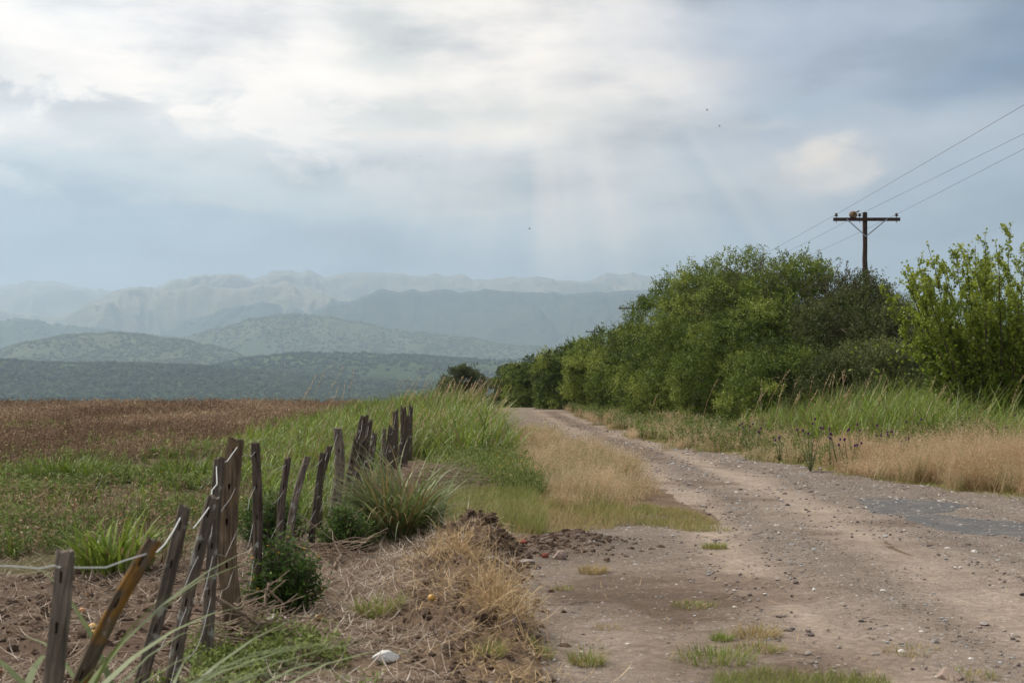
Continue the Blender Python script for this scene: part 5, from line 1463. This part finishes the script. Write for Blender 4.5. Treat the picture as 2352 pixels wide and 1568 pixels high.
h1 = hill('near dark wooded rise on the left', [(-500, 815), (-200, 822), (0, 828), (120, 834), (250, 836), (420, 840), (560, 850), (700, 862), (850, 872), (1000, 880), (1100, 884)], 3400, 900, HM_wood, 11, .05)
h2 = hill('dark wooded ridge in the middle distance', [(380, 885), (470, 848), (505, 836), (570, 822), (650, 814), (760, 811), (900, 814), (1000, 820), (1150, 829), (1250, 822), (1400, 826), (1700, 830), (2100, 850), (2500, 850)], 4300, 1100, HM_wood, 12, .06)
h3 = hill('wooded hill on the left, coloured pale as if sunlit', [(-500, 800), (-200, 815), (0, 803), (60, 788), (150, 770), (250, 765), (330, 769), (420, 783), (500, 797), (545, 812), (600, 845), (640, 870)], 5600, 1200, HM_light, 13, .08)
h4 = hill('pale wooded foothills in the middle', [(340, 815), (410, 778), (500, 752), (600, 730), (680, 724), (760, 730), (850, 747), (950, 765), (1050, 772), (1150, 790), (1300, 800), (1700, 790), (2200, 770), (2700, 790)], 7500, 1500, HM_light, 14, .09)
h5 = hill('blue wooded foothill at the far left', [(-500, 735), (-150, 745), (0, 738), (40, 730), (100, 740), (200, 752), (300, 765), (420, 775), (540, 790), (640, 820)], 9500, 2000, HM_wood, 15, .1)
h6 = hill('dark blue ridge with a small summit', [(620, 790), (715, 716), (760, 701), (830, 686), (872, 667), (905, 674), (950, 670), (985, 674), (1050, 672), (1150, 668), (1250, 674), (1350, 674), (1480, 670), (1700, 668), (1900, 672), (2050, 674), (2150, 680), (2400, 700), (2800, 720)], 10500, 2800, HM_dark, 16, .14)
h7a = hill('front spur of the mountain range', [(40, 790), (140, 732), (200, 697), (290, 659), (330, 662), (380, 668), (470, 655), (540, 668), (600, 650), (660, 652), (720, 668), (800, 690), (900, 700)], 12500, 3200, HM_mtn, 17, .2)
h7b = hill('low blue spur between foothills and main range', [(300, 815), (420, 738), (520, 703), (600, 692), (680, 706), (740, 735), (830, 780)], 11500, 2300, HM_dark, 21, .2)
h8b = hill('dim blue shoulder at the far left', [(-500, 700), (-100, 708), (0, 712), (80, 720), (160, 733), (270, 765)], 13500, 2600, HM_mtn, 22, .2)
h7 = hill('main mountain range with grassy summits', [(180, 720), (290, 672), (345, 657), (400, 647), (440, 634), (490, 632), (560, 634), (580, 646), (625, 630), (660, 630), (700, 628), (760, 638), (800, 632), (870, 626), (960, 629), (1030, 634), (1075, 633), (1130, 641), (1180, 636), (1250, 639), (1330, 646), (1400, 637), (1440, 632), (1490, 642), (1600, 655), (1800, 668), (2100, 685), (2400, 700)], 15000, 4200, HM_mtn, 18, .2)
h8 = hill('farthest mountain ridge at the left', [(-500, 640), (-200, 650), (0, 656), (60, 653), (130, 656), (200, 662), (260, 675), (330, 700), (420, 720)], 17500, 4000, HM_mtn, 19, .18)

# woods on the nearer hills and the valley floor: crowns as one mass
rng = np.random.default_rng(900)
acc = Acc()
def scatter_on(h, n, r, tlo, thi, vmin=0.02, vmax=1.05):
    Xg, Yg_, Zg, v = h
    i = rng.uniform(vmin, vmax, n); vi = np.interp(i, v, np.arange(len(v))); ui = rng.uniform(0, Xg.shape[1] - 1.001, n)
    a = vi.astype(int); b = ui.astype(int); fa = vi - a; fb = ui - b
    def S(Z_): return (Z_[a, b] * (1 - fa) * (1 - fb) + Z_[a + 1, b] * fa * (1 - fb) + Z_[a, b + 1] * (1 - fa) * fb + Z_[a + 1, b + 1] * fa * fb)
    c = np.column_stack([S(Xg), S(Yg_), S(Zg)])
    g = fbm(c[:, 0] * .006, c[:, 1] * .004, 77, 3)
    k = (g + rng.uniform(-.3, .3, n) > -.18) & (np.abs(c[:, 0]) < .42 * c[:, 1]); c = c[k]; g = g[k]
    rr_ = r * rng.uniform(.5, 1.25, len(c)); c[:, 2] += rr_ * .35
    V, Fc = blobs(c, rr_, rng, .75, .3); acc.add(V, Fc, tint=np.repeat(np.clip(rng.uniform(tlo, thi, len(c)) + .12 * g, 0, 1), 12))
scatter_on(h1, 16000, 5.2, .05, .65)
scatter_on(h2, 13000, 5.8, .1, .55)
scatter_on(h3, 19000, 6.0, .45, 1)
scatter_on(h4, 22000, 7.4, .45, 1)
scatter_on(h5, 4500, 8.5, .2, .6)
n = 10000
y_ = 1500 + 3400 * rng.random(n) ** 1.2; x_ = rng.uniform(-.42, .42, n) * y_
g = fbm(x_ * .004, y_ * .002, 79, 3); k = g + rng.uniform(-.4, .4, n) > -.3; x_, y_, g = x_[k], y_[k], g[k]
c = np.column_stack([x_, y_, zt(x_, y_)]); r = 5.6 * rng.uniform(.35, 1.25, len(c)); c[:, 2] += r * .4
V, Fc = blobs(c, r, rng, .75, .3); acc.add(V, Fc, tint=np.repeat(np.clip(rng.uniform(.08, .6, len(c)) + .15 * g, 0, 1), 12))
def woodlandmat():
    m, nt, N, Lk, p = newmat('woodland_crowns')
    c = ramp(nt, attr(nt, 'tint').outputs['Fac'], [(0, (.024, .036, .024)), (.4, (.046, .066, .038)), (.7, (.09, .112, .058)), (1, (.16, .17, .09))])
    Lk.new(c, p.inputs['Base Color']); p.inputs['Roughness'].default_value = 1; p.inputs['Specular IOR Level'].default_value = 0
    return m
o = acc.make('woodland', woodlandmat()); tag(o, 'scrub woodland covering the valley and lower hills', 'woodland', kind='stuff')

# ------------------------------------------------------------------ haze
V, Fs = box(0, 10500, 0, 40000, 23000, 2, 0)
V[:, 2] = np.where(V[:, 2] > 0, 1290.0, -34.0)
hz = build('haze', V[[0, 1, 2, 3, 12, 13, 14, 15]], [np.array([(3, 2, 1, 0), (4, 5, 6, 7), (0, 1, 5, 4), (1, 2, 6, 5), (2, 3, 7, 6), (3, 0, 4, 7)])])
hm = bpy.data.materials.new('haze_air'); hm.use_nodes = True; nt = hm.node_tree; nt.nodes.clear()
out = nt.nodes.new('ShaderNodeOutputMaterial'); pv = nt.nodes.new('ShaderNodeVolumePrincipled')
pv.inputs['Density'].default_value = 1.0e-4; pv.inputs['Color'].default_value = (.65, .815, 1.0, 1); pv.inputs['Anisotropy'].default_value = .45
nt.links.new(pv.outputs[0], out.inputs['Volume'])
hz.data.materials.append(hm); tag(hz, 'pale blue haze over the valley', 'haze', kind='stuff')

# ------------------------------------------------------------------ light, sky, camera
SUN_EL, SUN_AZ = math.radians(56), math.radians(-58)     # azimuth from +Y towards +X
sd = Vector((math.sin(SUN_AZ) * math.cos(SUN_EL), math.cos(SUN_AZ) * math.cos(SUN_EL), math.sin(SUN_EL)))
sl = bpy.data.lights.new('sun', 'SUN'); sl.energy = 3.3; sl.angle = math.radians(11); sl.color = (1, .94, .84)
so = bpy.data.objects.new('sun', sl); COL.objects.link(so); so.rotation_euler = (-sd).to_track_quat('-Z', 'Y').to_euler(); so.location = (0, 0, 30)

w = bpy.data.worlds.new('World'); sc.world = w; w.use_nodes = True
nt = w.node_tree; nt.nodes.clear(); Lk = nt.links
out = nt.nodes.new('ShaderNodeOutputWorld'); bg = nt.nodes.new('ShaderNodeBackground'); bg.inputs['Strength'].default_value = .1
Lk.new(bg.outputs[0], out.inputs[0])
sky = nt.nodes.new('ShaderNodeTexSky'); sky.sky_type = 'NISHITA'; sky.sun_disc = False; sky.sun_elevation = SUN_EL; sky.sun_rotation = SUN_AZ
tc = nt.nodes.new('ShaderNodeTexCoord').outputs['Generated']
sep = nt.nodes.new('ShaderNodeSeparateXYZ'); Lk.new(tc, sep.inputs[0])
hyp = math_n(nt, 'SQRT', math_n(nt, 'ADD', math_n(nt, 'MULTIPLY', sep.outputs[0], sep.outputs[0]), math_n(nt, 'MULTIPLY', sep.outputs[1], sep.outputs[1])))
AZ0 = math_n(nt, 'ARCTAN2', sep.outputs[0], sep.outputs[1]); EL0 = math_n(nt, 'ARCTAN2', sep.outputs[2], hyp)
wn = nt.nodes.new('ShaderNodeTexNoise'); wn.inputs['Scale'].default_value = 7; wn.inputs['Detail'].default_value = 6; wn.inputs['Roughness'].default_value = .58
Lk.new(scaled(nt, tc, (1, 1, 1.8)), wn.inputs['Vector'])
ws = nt.nodes.new('ShaderNodeSeparateColor'); Lk.new(wn.outputs['Color'], ws.inputs[0])
AZ = math_n(nt, 'ADD', AZ0, math_n(nt, 'MULTIPLY', math_n(nt, 'SUBTRACT', ws.outputs[0], .5), .15))
EL = math_n(nt, 'ADD', EL0, math_n(nt, 'MULTIPLY', math_n(nt, 'SUBTRACT', ws.outputs[1], .5), .07))
def A_(px): return math.atan((px - CX) / F)
def E_(py): return math.atan((HY - py) / F)
# elevation ramp: left and right halves of the view
mr = nt.nodes.new('ShaderNodeMapRange'); Lk.new(EL, mr.inputs[0]); mr.inputs[1].default_value = 0; mr.inputs[2].default_value = .30
def st(py, c): return (max(0, min(1, E_(py) / .30)), lin(*c))
left = ramp(nt, mr.outputs[0], [st(880, (154, 174, 192)), st(640, (144, 166, 187)), st(500, (155, 174, 191)), st(400, (200, 209, 215)), st(330, (226, 228, 230)), st(230, (238, 238, 238)), st(0, (238, 240, 242)), (1, lin(232, 234, 238))])
right = ramp(nt, mr.outputs[0], [st(880, (160, 176, 194)), st(640, (152, 171, 190)), st(480, (160, 173, 190)), st(330, (167, 177, 193)), st(200, (161, 172, 191)), st(80, (158, 170, 190)), (1, lin(162, 174, 190))])
kx = ramp(nt, math_n(nt, 'MULTIPLY', math_n(nt, 'ADD', AZ, .36), 1 / .72), [(.46, (0, 0, 0)), (.66, (1, 1, 1))])
col = mixc(nt, kx, left, right)
def blob(col, px, py, rx_, ry_, c, s=1.0, rot=0.0, hard=1.0):
    a, e = A_(px), E_(py)
    dx = math_n(nt, 'SUBTRACT', AZ, a); dy = math_n(nt, 'SUBTRACT', EL, e)
    cr, sr = math.cos(rot), math.sin(rot)
    u = math_n(nt, 'ADD', math_n(nt, 'MULTIPLY', dx, cr), math_n(nt, 'MULTIPLY', dy, sr)); v_ = math_n(nt, 'SUBTRACT', math_n(nt, 'MULTIPLY', dy, cr), math_n(nt, 'MULTIPLY', dx, sr))
    q = math_n(nt, 'ADD', math_n(nt, 'POWER', math_n(nt, 'ABSOLUTE', math_n(nt, 'MULTIPLY', u, F / rx_)), 2.0), math_n(nt, 'POWER', math_n(nt, 'ABSOLUTE', math_n(nt, 'MULTIPLY', v_, F / ry_)), 2.0))
    if hard != 1: q = math_n(nt, 'POWER', q, hard)
    k = math_n(nt, 'MULTIPLY', math_n(nt, 'EXPONENT', math_n(nt, 'MULTIPLY', q, -1.0)), s)
    return mixc(nt, k, col, lin(*c))
BL = [
 (1250, 180, 330, 300, (240, 239, 237), .85, 0, 1.3), (1150, 60, 260, 120, (243, 242, 240), .7, 0, 1),
 (1330, 330, 260, 90, (222, 221, 218), .6, .15, 1), (1450, 130, 120, 130, (232, 231, 229), .5, 0, 1),
 (860, 105, 170, 75, (196, 202, 203), .95, -.2, 1.2), (1000, 20, 200, 50, (215, 218, 219), .5, 0, 1),
 (1010, 270, 260, 42, (202, 206, 205), .85, .02, 1.2), (950, 325, 200, 14, (230, 226, 221), .8, 0, 1),
 (800, 400, 420, 55, (196, 204, 210), .6, 0, 1), (560, 285, 220, 40, (214, 220, 223), .8, 0, 1.2), (330, 215, 330, 50, (226, 229, 232), .55, 0, 1),
 (60, 235, 130, 60, (206, 215, 222), .7, 0, 1), (180, 25, 130, 60, (218, 225, 232), .7, 0, 1), (380, 90, 160, 50, (226, 229, 235), .6, 0, 1),
 (250, 330, 300, 36, (242, 241, 239), .8, .12, 1.3), (420, 400, 260, 30, (206, 213, 218), .5, 0, 1), (30, 400, 200, 60, (176, 194, 208), .6, 0, 1),
 (200, 560, 520, 90, (158, 179, 199), .6, 0, 1), (480, 465, 130, 14, (200, 203, 204), .6, 0, 1),
 (1050, 440, 400, 60, (190, 199, 205), .5, 0, 1), (1180, 480, 300, 26, (203, 205, 206), .55, 0, 1), (1480, 545, 220, 30, (200, 204, 207), .45, 0, 1),
 (1330, 520, 110, 150, (196, 203, 209), .5, .25, 1), (1500, 360, 180, 120, (196, 203, 208), .55, .2, 1),
 (1580, 150, 110, 30, (205, 202, 204), .4, 0, 1), (1700, 60, 300, 60, (170, 181, 199), .5, 0, 1),
 (1930, 390, 62, 62, (238, 229, 216), .95, -.6, 1.2), (1900, 352, 60, 22, (236, 229, 218), .8, .25, 1), (1965, 428, 36, 20, (230, 224, 216), .8, -.3, 1), (1800, 440, 260, 40, (196, 201, 206), .5, .15, 1),
 (1700, 330, 240, 70, (172, 183, 200), .6, .15, 1), (1960, 250, 260, 40, (164, 181, 197), .6, .05, 1), (1750, 290, 150, 14, (200, 203, 207), .5, .05, 1), (2060, 260, 60, 20, (194, 197, 204), .5, 0, 1),
 (2330, 160, 260, 90, (108, 133, 166), .98, .2, 1.2), (2380, 60, 180, 80, (115, 139, 170), .8, 0, 1), (2300, 480, 130, 130, (158, 178, 197), .5, 0, 1), (2200, 300, 160, 60, (176, 187, 200), .5, .3, 1),
]
for b_ in BL: col = blob(col, *b_)
# fine cloud texture
cn = nt.nodes.new('ShaderNodeTexNoise'); cn.inputs['Scale'].default_value = 8; cn.inputs['Detail'].default_value = 8; cn.inputs['Roughness'].default_value = .55
Lk.new(scaled(nt, tc, (1, 1, 3.2)), cn.inputs['Vector'])
tex = ramp(nt, cn.outputs['Fac'], [(.30, (.66, .68, .71)), (.5, (1, 1, 1)), (.70, (1.15, 1.14, 1.11))])
col = mixc(nt, 1, col, tex, 'MULTIPLY')
# heaped cumulus edges in the bright left half
c2 = nt.nodes.new('ShaderNodeTexNoise'); c2.inputs['Scale'].default_value = 11; c2.inputs['Detail'].default_value = 11; c2.inputs['Roughness'].default_value = .6; c2.inputs['Distortion'].default_value = .4
Lk.new(scaled(nt, tc, (1, 1, 2.4)), c2.inputs['Vector'])
def gwin(px, py, rx_, ry_):
    dx = math_n(nt, 'MULTIPLY', math_n(nt, 'SUBTRACT', AZ0, A_(px)), F / rx_); dy = math_n(nt, 'MULTIPLY', math_n(nt, 'SUBTRACT', EL0, E_(py)), F / ry_)
    return math_n(nt, 'EXPONENT', math_n(nt, 'MULTIPLY', math_n(nt, 'ADD', math_n(nt, 'MULTIPLY', dx, dx), math_n(nt, 'MULTIPLY', dy, dy)), -1.0))
wnd = gwin(350, 270, 650, 150)
col = mixc(nt, math_n(nt, 'MULTIPLY', wnd, ramp(nt, c2.outputs['Fac'], [(.36, (.75, .75, .75)), (.50, (0, 0, 0))])), col, lin(203, 212, 219))
col = mixc(nt, math_n(nt, 'MULTIPLY', wnd, ramp(nt, c2.outputs['Fac'], [(.52, (0, 0, 0)), (.60, (.85, .85, .85))])), col, lin(250, 249, 247))
# soft beams falling from the bright gap
bx_ = math_n(nt, 'SUBTRACT', AZ0, A_(1230)); by_ = math_n(nt, 'SUBTRACT', E_(-260), EL0)
bang = math_n(nt, 'ARCTAN2', bx_, by_)
bn = nt.nodes.new('ShaderNodeTexNoise'); bn.noise_dimensions = '1D'; bn.inputs['Scale'].default_value = 6.5; bn.inputs['Detail'].default_value = 2
Lk.new(bang, bn.inputs['W'])
bw = math_n(nt, 'MULTIPLY', gwin(1380, 480, 480, 190), ramp(nt, bn.outputs['Fac'], [(.34, (0, 0, 0)), (.70, (.62, .62, .62))]))
col = mixc(nt, bw, col, lin(232, 228, 221))
# overhead and behind: plain bright overcast
ov = ramp(nt, math_n(nt, 'MULTIPLY', EL0, 1 / 1.57), [(.2, (0, 0, 0)), (.33, (1, 1, 1))])
col = mixc(nt, ov, col, (.42, .44, .47, 1))
# 10x because the Background runs at 0.1; a share of the clear Nishita sky shows through the overcast
gm = nt.nodes.new('ShaderNodeGamma'); gm.inputs[1].default_value = 1.3; Lk.new(col, gm.inputs[0])
col10 = mixc(nt, 1, gm.outputs[0], (11.2, 9.95, 8.8, 1), 'MULTIPLY')
nis = mixc(nt, 1, sky.outputs[0], (.06, .06, .06, 1), 'MULTIPLY')
Lk.new(mixc(nt, 1, col10, nis, 'ADD'), bg.inputs['Color'])
for n_ in nt.nodes:
    if n_.type == 'MIX': n_.clamp_result = False

cam = bpy.data.cameras.new('camera'); co_ = bpy.data.objects.new('camera', cam); COL.objects.link(co_); sc.camera = co_
cam.sensor_width = 36; cam.lens = F * 36 / 2352; cam.clip_start = .1; cam.clip_end = 60000
co_.location = (0, 0, CAMZ)
co_.rotation_euler = (math.radians(90) + math.atan((HY - 784) / F), 0, 0)
cam.dof.use_dof = True; cam.dof.focus_distance = 34; cam.dof.aperture_fstop = 5.6

sc.view_settings.view_transform = 'Standard'; sc.view_settings.look = 'None'; sc.view_settings.exposure = 0.42; sc.view_settings.gamma = 1
cy_ = sc.cycles
cy_.max_bounces = 6; cy_.diffuse_bounces = 3; cy_.glossy_bounces = 2; cy_.transmission_bounces = 4; cy_.volume_bounces = 2; cy_.transparent_max_bounces = 4
cy_.use_denoising = True
cy_.caustics_reflective = False; cy_.caustics_refractive = False
